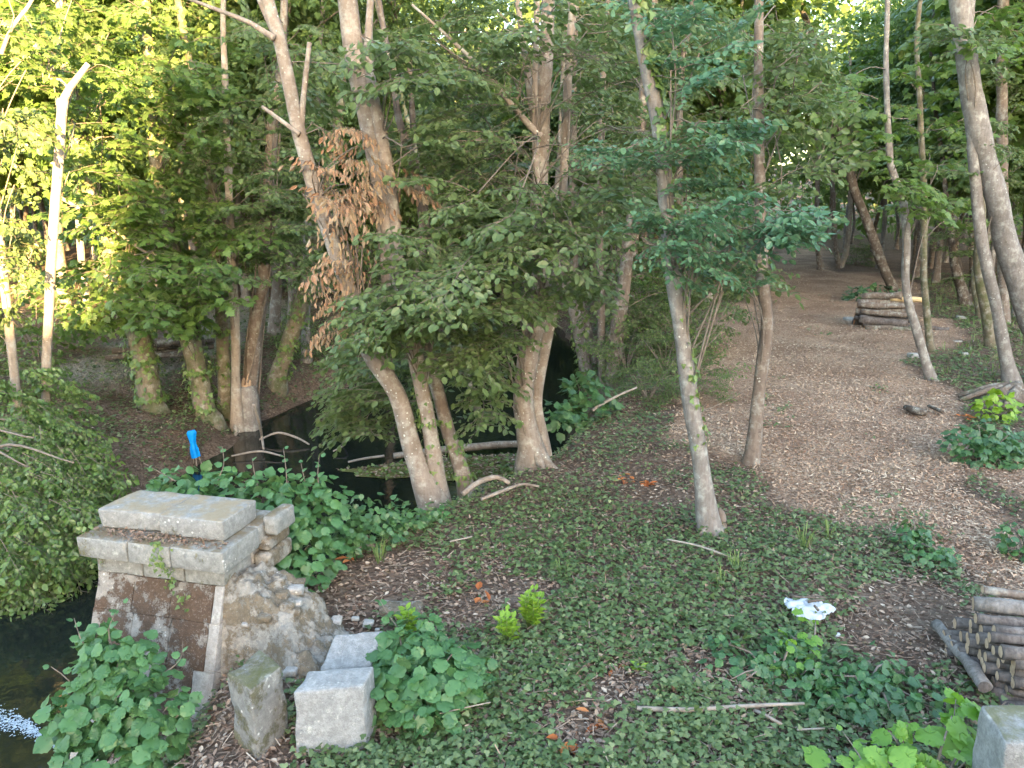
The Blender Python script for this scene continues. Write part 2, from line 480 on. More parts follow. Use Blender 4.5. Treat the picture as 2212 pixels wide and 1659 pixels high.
gx = grid_axis([(-300, -60, 20), (-60, -16, 2.0), (-16, -9, 0.35), (-9, 9, 0.11), (9, 16, 0.3), (16, 60, 1.2), (60, 300, 20)])
gy = grid_axis([(-120, -50, 8), (-50, -20, 1.0), (-20, 2, 1.5), (2, 16, 0.11), (16, 30, 0.3), (30, 60, 1.0), (60, 420, 15)])
XX, YY = np.meshgrid(gx, gy, indexing='xy')
ZZ = HT(XX, YY)
nxg, nyg = len(gx), len(gy)
V = np.stack([XX, YY, ZZ], -1).reshape(-1, 3)
ii, jj = np.meshgrid(np.arange(nyg - 1), np.arange(nxg - 1), indexing='ij')
k = (ii * nxg + jj)
Q = np.stack([k, k + 1, k + nxg + 1, k + nxg], -1).reshape(-1, 4)
pm = poly_dist(V[:, 0], V[:, 1], PATH) + 0.16 * vnoise(V[:, 0], V[:, 1], 11, 1.7) + 0.10 * vnoise(V[:, 0], V[:, 1], 12, 4.5)
pm = 1 - sstep(-0.12, 0.18, pm)
mb = MB()
mb.add(V, None, Q, pm)
ground_me = mb.mesh('ground')
GRAV = np.array([GT(x, y)[:2] for x, y in [(60, 800), (140, 780), (330, 730), (480, 665), (640, 640), (690, 660), (560, 720), (430, 760), (400, 800), (250, 835), (100, 850)]])
gm = 1 - sstep(-0.5, 0.5, poly_dist(V[:, 0], V[:, 1], GRAV) + 0.5 * vnoise(V[:, 0], V[:, 1], 13, 1.2))
ground_me.attributes.new('gravel', 'FLOAT', 'POINT').data.foreach_set('value', gm.astype(np.float32))

def ground_material():
    m, nt, out = new_mat('forest_floor')
    n = N(nt)
    tc = n('NewGeometry').outputs['Position']
    path = n('Attribute', {'attribute_name': 'rnd'}).outputs['Fac']
    a = n('TexNoise', Vector=tc, Scale=1.3, Detail=5.0)
    f = n('TexNoise', Vector=tc, Scale=38.0, Detail=6.0, Roughness=0.75)
    v = n('TexVoronoi', Vector=tc, Scale=24.0)
    v2 = n('TexVoronoi', Vector=tc, Scale=52.0)
    soil = n.mix(n.ramp(f.outputs[0], [(0.35, 0.0), (0.65, 1.0)]), (0.05, 0.035, 0.026), (0.15, 0.105, 0.08))
    lit = n.ramp(v.outputs['Color'], [(0.0, (0.07, 0.045, 0.035)), (0.4, (0.15, 0.10, 0.075)), (0.7, (0.22, 0.16, 0.12)), (1.0, (0.30, 0.24, 0.19))])
    soil = n.mix(n.ramp(a.outputs[0], [(0.35, 0.3), (0.65, 0.85)]), soil, lit)
    chip = n.ramp(v2.outputs['Color'], [(0.0, (0.18, 0.105, 0.075)), (0.35, (0.31, 0.205, 0.145)), (0.7, (0.41, 0.30, 0.215)), (1.0, (0.52, 0.41, 0.31))])
    b = n('TexNoise', Vector=tc, Scale=0.8, Detail=4.0)
    chip = n.mix(n.ramp(b.outputs[0], [(0.4, 0.5), (0.62, 0.0)]), chip, (0.15, 0.085, 0.06))
    gr = n('Attribute', {'attribute_name': 'gravel'}).outputs['Fac']
    v3 = n('TexVoronoi', Vector=tc, Scale=34.0)
    grc = n.ramp(v3.outputs['Color'], [(0.0, (0.14, 0.12, 0.10)), (0.5, (0.28, 0.255, 0.22)), (1.0, (0.42, 0.39, 0.35))])
    soil = n.mix(gr, soil, grc)
    col = n.mix(path, soil, chip)
    h = n('Math', {'operation': 'ADD'}, i0=f.outputs[0], i1=v.outputs['Distance'])
    bp = n('Bump', Strength=0.9, Distance=0.03, Height=h.outputs[0])
    p = n('BsdfPrincipled', Base_Color=col, Roughness=0.95, Normal=bp.outputs[0])
    p.inputs['Specular IOR Level'].default_value = 0.1
    nt.links.new(p.outputs[0], out.inputs[0])
    return m

tag(obj('ground', ground_me, ground_material()), kind='structure')

def water_material():
    m, nt, out = new_mat('dark_stream_water')
    n = N(nt)
    tc = n('NewGeometry').outputs['Position']
    a = n('TexNoise', Vector=tc, Scale=1.6, Detail=3.0)
    b = n('TexNoise', Vector=tc, Scale=9.0, Detail=3.0)
    h = n('Math', {'operation': 'MULTIPLY_ADD'}, i0=b.outputs[0], i1=0.22, i2=a.outputs[0])
    bp = n('Bump', Strength=0.12, Distance=0.05, Height=h.outputs[0])
    p = n('BsdfPrincipled', Base_Color=(0.010, 0.013, 0.011, 1), Roughness=0.04, Normal=bp.outputs[0])
    p.inputs['IOR'].default_value = 1.33
    nt.links.new(p.outputs[0], out.inputs[0])
    return m

wy = np.concatenate([np.linspace(-30, 2, 8), np.linspace(3, 30, 60), np.linspace(34, 80, 10)])
wl = np.interp(wy, LY, LX) - 0.6
wr = np.interp(wy, RY, RX) + 0.6
fr = np.linspace(0, 1, 9)
WV = np.stack([np.repeat(wl[:, None], 9, 1) * (1 - fr) + wr[:, None] * fr, np.repeat(wy[:, None], 9, 1), np.full((len(wy), 9), WATER_Z - 0.02)], -1)
ii, jj = np.meshgrid(np.arange(len(wy) - 1), np.arange(8), indexing='ij')
k = ii * 9 + jj
mb = MB()
mb.add(WV.reshape(-1, 3), None, np.stack([k, k + 1, k + 10, k + 9], -1).reshape(-1, 4))
tag(obj('stream_water', mb.mesh('stream_water'), water_material()), kind='structure')

# ------------------------------------------------------------------ masonry
CORN = [(-1, -1, -1), (1, -1, -1), (1, 1, -1), (-1, 1, -1), (-1, -1, 1), (1, -1, 1), (1, 1, 1), (-1, 1, 1)]

def rough_block(mb, C, rough=0.006, rnd=0.012, seg=0.05, seed=0, chip=0.0, a=0.5):
    """C: 8 corners (bottom ring, top ring). A rounded, worn hexahedron."""
    C = np.asarray(C, float)
    size = np.array([np.linalg.norm(C[1] - C[0]), np.linalg.norm(C[3] - C[0]), np.linalg.norm(C[4] - C[0])]) + 1e-6
    ax = []
    for s in size:
        e = min(0.45, 2 * rnd / s)
        nn = max(2, int(s / seg))
        ax.append(np.concatenate([[-1, -1 + e * 0.35], np.linspace(-1 + e, 1 - e, nn), [1 - e * 0.35, 1]]))
    idx = {}
    Vv, Qq = [], []
    def vid(p):
        kk = tuple(np.round(p, 5))
        if kk not in idx:
            idx[kk] = len(Vv)
            Vv.append(p)
        return idx[kk]
    for d in range(3):
        u, v = (d + 1) % 3, (d + 2) % 3
        for s in (-1, 1):
            for i in range(len(ax[u]) - 1):
                for j in range(len(ax[v]) - 1):
                    q = []
                    for (a1, b1) in ((i, j), (i + 1, j), (i + 1, j + 1), (i, j + 1)):
                        p = np.zeros(3)
                        p[d], p[u], p[v] = s, ax[u][a1], ax[v][b1]
                        q.append(vid(p))
                    Qq.append(q if s > 0 else q[::-1])
    Pn = np.array(Vv)
    er = np.minimum(0.45, 2 * rnd / size)
    inner = np.clip(Pn, -(1 - er), 1 - er)
    dlt = (Pn - inner) / er
    ln = np.linalg.norm(dlt, axis=1, keepdims=True)
    Pn = inner + np.where(ln > 1e-6, dlt / np.maximum(ln, 1e-6), 0) * er
    out = np.zeros((len(Pn), 3))
    for c, s in zip(C, CORN):
        w = np.prod((1 + Pn * np.array(s)) / 2, axis=1)
        out += w[:, None] * c
    cen = C.mean(0)
    for i in range(len(out)):
        p = Vector(out[i]) * 1.0
        dv = nrm(out[i] - cen)
        nv = mnoise.noise(p * 9 + Vector((seed * 3.1, 0, 0))) * 0.6 + mnoise.noise(p * 25 + Vector((0, seed * 2.3, 0))) * 0.4
        out[i] += dv * rough * nv
        if chip:
            e = np.sort(np.abs(Pn[i]))[1]
            if e > 0.75:
                cv = mnoise.noise(p * 7 + Vector((seed * 5.7, 3, 1)))
                if cv > 0.05: out[i] -= dv * chip * (cv) * (e - 0.75) / 0.25
    mb.add(out, None, Qq, a)

# pier frame: origin at the cap's near right corner, u towards the left end, v towards the back
PO = np.array([-2.06, 5.23, 0.0])
PU = nrm(np.array([-0.97, 0.24, 0.0]))
PV = np.array([-PU[1] * -1, -PU[0], 0.0])
PV = nrm(np.array([0.24, 0.97, 0.0]))

def pl(u, v, z):
    return PO + PU * u + PV * v + np.array([0, 0, z])

def hexa(u0, u1, v0, v1, z0, z1):
    return [pl(u0, v0, z0), pl(u1, v0, z0), pl(u1, v1, z0), pl(u0, v1, z0), pl(u0, v0, z1), pl(u1, v0, z1), pl(u1, v1, z1), pl(u0, v1, z1)]

def flip(C):   # keep the corner ring right-handed (u runs leftwards)
    return [C[1], C[0], C[3], C[2], C[5], C[4], C[7], C[6]]

pbase = pl(0.5, 0.2, -1.2)
pier = thing('stone_pier', pbase, 'ruined stone pier with grey cap slabs and dry brown moss beside the dark stream', 'pier')

def pstone(name, C, mat, seed, rough=0.006, rnd=0.012, chip=0.0, seg=0.045):
    b = MB()
    rough_block(b, C, rough, rnd, seg, seed, chip)
    return obj(name, b.mesh(name, pbase), M[mat], pier)

# cap slabs: the left one is a little lower and its near edge is worn away
tag(pstone('cap_stone', flip(hexa(-0.0, 0.53, 0.0, 0.44, 0.80, 0.955)), 'stone', 1, 0.006, 0.014, 0.02), 'cap slab with yellowish lichen on its top')
tag(pstone('cap_stone', flip([pl(0.537, 0.04, 0.80), pl(1.06, 0.0, 0.80), pl(1.06, 0.46, 0.80), pl(0.537, 0.44, 0.80), pl(0.537, 0.05, 0.945), pl(1.06, 0.0, 0.95), pl(1.05, 0.46, 0.95), pl(0.537, 0.44, 0.95)]), 'stone', 2, 0.008, 0.02, 0.05), 'bluish grey cap slab with a worn mossy edge')
for i, (u0, u1) in enumerate(((-0.09, 0.335), (0.343, 0.69), (0.698, 1.12))):
    pstone('cornice_stone', flip(hexa(u0, u1, -0.16, 0.30, 0.635, 0.797 - 0.004 * i)), 'stone_mid', 5 + i, 0.006, 0.010, 0.02)
pstone('cornice_stone', flip(hexa(-0.085, 0.5, 0.305, 0.62, 0.64, 0.80)), 'stone_mid', 9, 0.01, 0.02, 0.04)
pstone('cornice_stone', flip(hexa(0.507, 1.1, 0.305, 0.60, 0.64, 0.79)), 'stone_mid', 10, 0.01, 0.02, 0.04)
for i, (u0, u1) in enumerate(((-0.01, 0.31), (0.318, 0.66), (0.668, 1.06))):
    pstone('course_stone', flip(hexa(u0, u1, -0.06, 0.30, 0.478, 0.632)), 'stone_mid', 12 + i, 0.006, 0.010, 0.015)
pstone('course_stone', flip(hexa(-0.02, 0.5, 0.305, 0.62, 0.482, 0.634)), 'quoin', 16, 0.012, 0.02, 0.04)
pstone('course_stone', flip(hexa(0.507, 1.06, 0.305, 0.6, 0.482, 0.634)), 'stone_mid', 17, 0.012, 0.02, 0.04)
# three small stones stacked at the back of the right-hand return
pstone('end_stone', flip(hexa(-0.20, -0.09, 0.36, 0.66, 0.70, 0.86)), 'stone_mid', 18, 0.014, 0.03, 0.04)
pstone('end_stone', flip(hexa(-0.15, -0.03, 0.34, 0.66, 0.585, 0.695)), 'rubble', 19, 0.016, 0.035, 0.04)
pstone('end_stone', flip(hexa(-0.16, -0.025, 0.30, 0.66, 0.44, 0.58)), 'rubble', 20, 0.018, 0.035, 0.05)
# battered face, laid in rows; v of the face grows towards the viewer with depth
def bv(z): return -0.055 - 0.36 * (0.475 - z)
rows = [0.474, 0.22, -0.10, -0.36, -0.66, -1.25]
cuts = [[0.0, 0.075, 0.42, 0.74, 1.06], [0.0, 0.085, 0.40, 0.72, 1.07], [0.0, 0.17, 0.47, 0.78, 1.08], [0.0, 0.19, 0.46, 0.76, 1.09], [0.0, 0.2, 0.5, 0.8, 1.1]]
for r_ in range(5):
    z1, z0 = rows[r_], rows[r_ + 1] + 0.003
    cc = cuts[r_]
    for c_ in range(4):
        u0, u1 = cc[c_] + (0.0015 if c_ else 0), cc[c_ + 1] - 0.0015
        d_ = 0.004 * ((r_ * 7 + c_ * 3) % 3)
        edge = c_ == 0 or (r_ > 2 and c_ == 3)
        o = pstone('face_stone', flip([pl(u0, bv(z0) + d_, z0), pl(u1, bv(z0) + d_, z0), pl(u1, 0.28, z0), pl(u0, 0.28, z0), pl(u0, bv(z1) + d_, z1), pl(u1, bv(z1) + d_, z1), pl(u1, 0.28, z1), pl(u0, 0.28, z1)]),
                   'quoin' if edge else 'moss_stone', 30 + r_ * 5 + c_, 0.007, 0.006, 0.012)
        if edge: o['label'] = 'pale bare stone at the edge of the mossy face'
b = MB()
rough_block(b, flip([pl(0.03, 0.28, -1.3), pl(1.06, 0.28, -1.3), pl(1.06, 0.62, -1.3), pl(0.03, 0.62, -1.3), pl(0.03, 0.28, 0.48), pl(1.06, 0.28, 0.48), pl(1.06, 0.60, 0.48), pl(0.03, 0.60, 0.48)]), 0.02, 0.03, 0.08, 77)
obj('core', b.mesh('core', pbase), M['rubble'], pier)

def pier_greens():
    r = rng(41)
    b = MB()
    n = 900
    u = r.uniform(-.06, 1.08, n)
    keep = r.random(n) < .35 + .6 * np.exp(-((u - .55) / .3) ** 2)
    u = u[keep]; n = len(u)
    v = -.15 + .15 * r.random(n) ** .8
    P = np.array([pl(a, c_, .803 + .02 * max(0, c_ + .12) + r.random() * .012) for a, c_ in zip(u, v)])
    place_leaves(b, 'litter', P, r.normal(size=(n, 3)) * np.array([1, 1, .3]), r.normal(size=(n, 3)) * .4 + np.array([0, 0, 1]), r.uniform(.012, .035, n), r.random(n) * .6)
    o = obj('dry_debris', b.mesh('dry_debris', pbase, smooth=False), M['litter'], pier); o['kind'] = 'stuff'
    b = MB()
    P = []
    for (uu, vv, z0, z1, k) in ((.40, -.175, .62, .84, 46), (.38, -.12, .45, .62, 26), (1.06, -.12, .6, .9, 30), (-.30, .0, -.1, .25, 30), (.3, -.10, .30, .44, 16)):
        for q in range(k):
            t = r.random()
            P.append(pl(uu + r.normal() * .035, vv + r.normal() * .012 - .01, z0 + (z1 - z0) * t))
    n = len(P)
    place_leaves(b, 'ivy', P, r.normal(size=(n, 3)) * .5 + np.array([0, -.2, -.8]), np.tile(-PV, (n, 1)) + r.normal(size=(n, 3)) * .4 + np.array([0, 0, .5]), r.uniform(.02, .045, n), r.random(n))
    o = obj('ivy', b.mesh('ivy', pbase, smooth=False), M['ivy_light'], pier); o['kind'] = 'stuff'

# broken rubble core that slopes down to the right of the pier
def rubble_core():
    nu, nv = 60, 46
    uu = np.linspace(0.02, -1.02, nu)
    vv = np.linspace(-0.42, 0.62, nv)
    U, Vv = np.meshgrid(uu, vv, indexing='ij')
    s = -U
    top = np.interp(s, [-.05, 0.15, 0.35, 0.5, 0.62, 0.8, 1.05], [0.50, 0.50, 0.40, 0.30, 0.12, 0.02, -0.28])
    front = np.interp(s, [-.05, 0.1, 0.4, 0.6, 0.9, 1.05], [-0.02, 0.02, -0.04, -0.16, -0.24, -0.2])
    fall = sstep(0.0, -0.30, Vv - front)
    back = sstep(0.30, 0.62, Vv)
    Z = top * (1 - 0.25 * back) - back * 0.45 - fall * (top + 0.55)
    lump = np.zeros_like(Z)
    for i in range(nu):
        for j in range(nv):
            p = pl(U[i, j], Vv[i, j], 0)
            q = Vector((p[0] * 6, p[1] * 6, 2.2))
            d1 = mnoise.voronoi(q)[0]
            lump[i, j] = 0.045 * (0.5 - d1[0]) * (1 - 0.5 * fall[i, j]) + 0.05 * mnoise.noise(q * 2.6) + 0.02 * mnoise.noise(q * 6)
    Z = Z + lump
    P = PO + U[..., None] * PU + (Vv + lump * 0.5)[..., None] * PV
    P[..., 2] = Z
    i, j = np.meshgrid(np.arange(nu - 1), np.arange(nv - 1), indexing='ij')
    k = i * nv + j
    b = MB()
    b.add(P.reshape(-1, 3), None, np.stack([k, k + 1, k + nv + 1, k + nv], -1).reshape(-1, 4))
    obj('rubble_core', b.mesh('rubble_core', pbase), M['rubble'], pier)
    rr = rng(5)
    for q in range(22):
        i, j = rr.integers(4, nu - 4), rr.integers(6, nv - 4)
        c = P[i, j]
        sz = rr.uniform(0.02, 0.05)
        b = MB()
        C = [c + np.array([sx * sz * rr.uniform(.8, 1.3), sy * sz * rr.uniform(.7, 1.2), sz_ * sz * rr.uniform(.4, .8)]) for sx, sy, sz_ in CORN]
        rough_block(b, C, sz * 0.25, sz * 0.5, sz * 0.6, q)
        obj('stone', b.mesh('stone', pbase), M['rubble' if q % 4 else 'quoin'], pier)
rubble_core()

def block_thing(name, C, mat, label, cat='stone block', seed=0, rough=0.01, rnd=0.015, chip=0.04):
    C = np.asarray(C)
    base = C[:4].mean(0)
    b = MB()
    rough_block(b, C, rough, rnd, 0.04, seed, chip)
    o = obj(name, b.mesh(name, base), M[mat], None, base)
    return tag(o, label, cat)

def ring_block(c0, c1, depth_vec, h, lean=(0, 0)):
    """front bottom edge c0-c1, thickness vector, height, lean of the top"""
    c0, c1, dv = np.asarray(c0, float), np.asarray(c1, float), np.asarray(depth_vec, float)
    up = np.array([lean[0], lean[1], h])
    a = [c0, c1, c1 + dv, c0 + dv]
    return a + [p + up for p in a]

# standing slab with a mossy left face: nearest vertical edge at photo (556,1655)
e0 = G(560, 1662, -0.12)
block_thing('fallen_block', ring_block(e0 + np.array([-0.20, 0.17, 0]), e0, np.array([0.12, 0.26, 0.0]), 0.52, (-0.02, 0.02)), 'block_moss',
            'upright grey stone block with mossy top leaning at the foot of the pier', seed=60)
f0, f1 = G(640, 1655, -0.12), G(792, 1640, -0.12)
block_thing('fallen_block', ring_block(f0, f1, np.array([0.03, 0.22, 0]), 0.46, (-0.01, 0.06)), 'block_clean',
            'smooth square grey stone block standing right of the mossy upright one', seed=61)
g0, g1 = G(690, 1500, 0.0), G(800, 1490, 0.0)
block_thing('fallen_block', ring_block(g0, g1, np.array([0.05, 0.26, 0.10]), 0.16, (0, 0.05)), 'block_clean',
            'low tilted grey slab behind the smooth square block', seed=62)
h0 = G(2115, 1760, 0.0)
block_thing('parapet_block', ring_block(D(2150, 1760, 3.25), D(2460, 1760, 3.25), np.array([0.04, 0.30, 0]), 0.40), 'block',
            'weathered grey stone block cut off by the lower right corner', seed=63)
s0 = G(850, 1330, 0.0)
block_thing('flat_stone', ring_block(G(815, 1335, -.02), G(905, 1340, -.02), np.array([0.02, 0.16, 0]), 0.07, (0, 0.02)), 'rubble',
            'flat pale stone half hidden behind the round-leaved bush', 'stone', 64, 0.02, 0.03)

# ------------------------------------------------------------------ leaves
def fan(outline, c=(0, 0.45, 0.0)):
    V = np.array([c] + [(x, y, z) for x, y, z in outline])
    n = len(outline)
    return V, np.array([(0, 1 + i, 1 + (i + 1) % n) for i in range(n)])

def mirror(pts):
    """right half from base to tip -> closed outline, counter-clockwise"""
    L = [(-x, y, z) for x, y, z in pts[::-1] if abs(x) > 1e-6]
    return pts + L

def ribbed(half, fold=-0.05):
    """leaf with a midrib: two halves joined along the axis"""
    V, T = [], []
    mid = [(0, y, fold * math.sin(math.pi * y) * 1.0) for _, y, _ in half]
    n = len(half)
    for s in (1, -1):
        o = len(V)
        for (x, y, z), m_ in zip(half, mid):
            V.append((s * x, y, z)); V.append(m_)
        for i in range(n - 1):
            a, b, c, d = o + 2 * i, o + 2 * i + 1, o + 2 * i + 3, o + 2 * i + 2
            for t in ((a, d, c), (a, c, b)):
                P = [np.array(V[q]) for q in t]
                if np.linalg.norm(np.cross(P[1] - P[0], P[2] - P[0])) < 1e-6: continue
                T.append(t if s > 0 else t[::-1])
    return np.array(V, float), np.array(T)

LEAF = {}
LEAF['oval'] = ribbed([(0, 0, 0), (.24, .18, .03), (.33, .45, .04), (.22, .78, .01), (0, 1, -.06)])
LEAF['tiny'] = (np.array([(0, 0, 0), (.32, .45, .06), (0, 1, -.05), (-.32, .45, .06)], float), np.array([(0, 1, 2), (0, 2, 3)]))
LEAF['maple'] = fan(mirror([(0, .02, 0), (.18, -.02, 0), (.42, .06, -.02), (.30, .22, .02), (.55, .44, -.05), (.27, .50, .03), (.26, .74, 0), (.12, .70, .02), (0, 1, -.06)]), (0, .36, .05))
LEAF['maple_far'] = fan(mirror([(0, 0, 0), (.40, .08, 0), (.28, .26, .02), (.52, .5, -.04), (.24, .56, .02), (0, 1, -.05)]), (0, .36, .04))
LEAF['ivy'] = fan(mirror([(0, .05, 0), (.22, -.04, 0), (.46, .22, -.02), (.26, .44, .02), (.18, .7, .01), (0, 1, -.04)]), (0, .34, .03))
LEAF['lance'] = ribbed([(0, 0, 0), (.13, .3, .02), (.15, .55, .03), (.08, .82, .01), (0, 1, -.05)])
LEAF['dead'] = ribbed([(0, 0, 0), (.16, .25, .12), (.20, .5, .16), (.12, .8, .10), (0, 1, .02)])
LEAF['litter'] = ribbed([(0, 0, 0), (.28, .35, .10), (.20, .75, .08), (0, 1, .02)])
LEAF['straw'] = (np.array([(-.035, 0, 0), (.035, 0, .01), (.03, 1, 0), (-.03, .96, .015)], float), np.array([(0, 1, 2), (0, 2, 3)]))
LEAF['chip'] = (np.array([(-.14, 0, 0), (.14, 0, .02), (.16, 1, 0), (-.12, .96, .03)], float), np.array([(0, 1, 2), (0, 2, 3)]))
def round_leaf(n=20, ser=0.06, cup=0.10, seed=0, point=0.12):
    r = rng(seed)
    pts = []
    for i in range(n + 1):
        t = math.pi * i / n
        rad = 0.5 * (1 + (ser if i % 2 else -ser)) * (1 + 0.05 * r.normal())
        x, y = rad * math.sin(t) * 1.02, 0.5 - rad * math.cos(t)
        if i == 0: x, y = 0, 0.07
        if i == n: x, y = 0, 1 + point
        pts.append((abs(x), y, -cup * (x * x * 2) + 0.03 * math.sin(i * 1.3 + seed)))
    inner = [(x * .5, 0.5 + (y - .5) * .5, 0.02 + 0.015 * (i % 2)) for i, (x, y, z) in enumerate(pts)]
    V, T = [], []
    for s in (1, -1):
        o = len(V)
        for p, q in zip(pts, inner):
            V.append((s * p[0], p[1], p[2])); V.append((s * q[0], q[1], q[2] - cup * .2)); V.append((0, q[1], -0.03))
        for i in range(n):
            a, b = o + 3 * i, o + 3 * i + 3
            for t in ((a, b, b + 1), (a, b + 1, a + 1), (a + 1, b + 1, b + 2), (a + 1, b + 2, a + 2)):
                T.append(t if s > 0 else t[::-1])
    return np.array(V, float), np.array(T)
LEAF['round'] = round_leaf(10, 0.05, 0.25, 1)

def place_leaves(mb, tmpl, P, Y, Z, S, A):
    """one leaf per row; Y its axis, Z its upper normal"""
    V, T = LEAF[tmpl]
    P, Y, Z = np.asarray(P), nrm(Y), np.asarray(Z)
    X = nrm(np.cross(Y, Z))
    Z = np.cross(X, Y)
    W = (V[None, :, 0, None] * X[:, None] + V[None, :, 1, None] * Y[:, None] + V[None, :, 2, None] * Z[:, None]) * np.asarray(S)[:, None, None] + P[:, None]
    n, k = len(P), len(V)
    TT = (T[None] + (np.arange(n) * k)[:, None, None]).reshape(-1, 3)
    mb.add(W.reshape(-1, 3), TT, None, np.repeat(np.clip(A, 0, 1), k))

pier_greens()

# ------------------------------------------------------------------ sprays: one leafy branchlet, axis +Y, about 1 m long
def make_spray(seed, leaf, leaf_len, ntw=10, droop=0.12, hang=0.0, dens=1.0, flat=0.5):
    r = rng(seed)
    lv, tw = MB(), MB()
    P, Y, Z, S, A = [], [], [], [], []
    n = 9
    t = np.linspace(0, 1, n)
    ax = np.column_stack([0.10 * np.sin(t * 3 + r.uniform(0, 6)) * t, t, -droop * t ** 2 + 0.04 * np.sin(t * 5 + r.uniform(0, 6))])
    tube(tw, ax, np.linspace(0.0085, 0.002, n), 3, cap=False)
    twigs = [(ax[2:], nrm(ax[-1] - ax[-3]))]
    for k in range(ntw):
        f = 0.16 + 0.8 * k / ntw + r.uniform(-.03, .03)
        p0 = np.array([np.interp(f, t, ax[:, i]) for i in range(3)])
        s = 1 if k % 2 else -1
        L = (0.52 * (1 - f) ** 0.7 + 0.14) * r.uniform(0.75, 1.2)
        az = s * R(r.uniform(42, 68))
        d = np.array([math.sin(az), math.cos(az), r.uniform(-0.15, 0.28)])
        q = np.linspace(0, 1, 5)
        tp = p0 + d * L * q[:, None] + np.column_stack([np.zeros(5), 0.12 * L * q ** 2, -0.25 * L * q ** 2 * (1 + 2 * hang)])
        tube(tw, tp, np.linspace(0.004, 0.0015, 5), 3, cap=False)
        twigs.append((tp, d))
    for tp, d in twigs:
        L = np.linalg.norm(np.diff(tp, axis=0), axis=1).sum()
        m = max(3, int(L / (leaf_len * 0.5) * dens))
        for i in range(m):
            f = (i + 0.6) / m
            x = f * (len(tp) - 1)
            j = min(int(x), len(tp) - 2)
            p = tp[j] * (1 - (x - j)) + tp[j + 1] * (x - j)
            dd = nrm(tp[j + 1] - tp[j])
            side = nrm(np.cross(dd, [0, 0, 1])) * (1 if i % 2 else -1)
            y = dd * r.uniform(0.3, 0.9) + side * r.uniform(0.5, 1.0) + np.array([0, 0, r.uniform(-.85, .1) - hang * 2.2])
            z = np.array([r.normal() * flat, r.normal() * flat, 1.0])
            if hang: z = np.array([r.normal(), r.normal(), .3])
            P.append(p + r.normal(size=3) * 0.012); Y.append(y); Z.append(z)
            S.append(leaf_len * r.uniform(0.6, 1.15)); A.append(r.uniform(0.15, 0.85))
    place_leaves(lv, leaf, P, Y, Z, S, A)
    cat = lambda m_: (np.concatenate(m_.V), np.concatenate(m_.T) if m_.T else None, np.concatenate(m_.Q) if m_.Q else None, np.concatenate(m_.A))
    return cat(lv), cat(tw)

SPR = {
    'hornbeam': [make_spray(100 + i, 'oval', 0.112, dens=.95) for i in range(6)],
    'hornbeam_far': [make_spray(120 + i, 'tiny', 0.10, 9, dens=.8) for i in range(6)],
    'maple': [make_spray(140 + i, 'maple', 0.145, 8, 0.15, dens=0.85) for i in range(6)],
    'maple_far': [make_spray(160 + i, 'maple_far', 0.16, 8, 0.15, dens=.75) for i in range(6)],
    'dead': [make_spray(180 + i, 'dead', 0.17, 8, 0.5, 0.8, 0.55) for i in range(4)],
    'alder': [make_spray(200 + i, 'oval', 0.14, 10, 0.25, 0.05, 1.1) for i in range(5)],
    'ivy': [make_spray(220 + i, 'ivy', 0.07, 9, 0.3, 0.15, 1.1, 0.8) for i in range(4)],
    'bare': [make_spray(240 + i, 'tiny', 0.05, 12, 0.1, 0, 0.25) for i in range(4)],
}

def put_spray(lv, tw, kind, P, ydir, up, L, r, shade=0.0):
    S = SPR[kind]
    (V, T, _, A), (V2, T2, Q2, A2) = S[r.integers(len(S))]
    y = nrm(ydir)
    x = nrm(np.cross(y, up))
    z = np.cross(x, y)
    if r.random() < 0.5: fx = -1
    else: fx = 1
    B = np.stack([x, y, z]) * L      # rows
    off = r.normal() * 0.12 + shade
    lv.add(V @ B + P, T, None, np.clip(A + off, 0, 1))
    if tw is not None: tw.add(V2 @ B + P, T2, Q2, A2)

def cloud(lv, tw, kind, C, rad, n, r, L=0.9, centre=None, shell=0.5, droop=0.15):
    """n sprays through an ellipsoid, pointing away from its axis"""
    C, rad = np.asarray(C, float), np.asarray(rad, float)
    for i in range(n):
        d = nrm(r.normal(size=3))
        q = r.uniform(shell, 1.0) ** 0.6
        p = C + d * rad * q
        o = p - (C if centre is None else np.asarray(centre))
        o[2] *= 0.25
        y = nrm(o) + np.array([r.normal() * .35, r.normal() * .35, -droop + r.normal() * 0.15])
        up = np.array([r.normal() * .25, r.normal() * .25, 1.0])
        y = nrm(y)
        put_spray(lv, tw, kind, p - y * L * 0.5, y, up, L * r.uniform(0.75, 1.2), r)

# ------------------------------------------------------------------ trees
def trunk_from_px(pts, zb, lean=0.0):
    """photo points (X, Y, width) from the foot upwards -> world points and radii; distance comes from the foot on the bank"""
    b = GT(pts[0][0], pts[0][1]) if zb is None else G(pts[0][0], pts[0][1], zb)
    P, Rr = [b], [wpx(pts[0][2], b[1]) / 2]
    for X, Y, w in pts[1:]:
        p = D(X, Y, b[1])
        p = D(X, Y, b[1] + lean * (p[2] - b[2]))
        P.append(p); Rr.append(wpx(w, p[1]) / 2)
    return np.array(P), np.array(Rr)

def extend(P, Rr, top, r):
    """carry a stem on above the frame to the given height"""
    P, Rr = list(P), list(Rr)
    d = nrm(P[-1] - P[-2])
    if d[2] < 0.5: d = nrm(d + np.array([0, 0, .6]))
    while P[-1][2] < top:
        d = nrm(d + np.array([r.normal() * .06, r.normal() * .06, 0.12]))
        P.append(P[-1] + d * 1.0)
        Rr.append(max(Rr[-1] * 0.88, 0.012))
    return np.array(P), np.array(Rr)

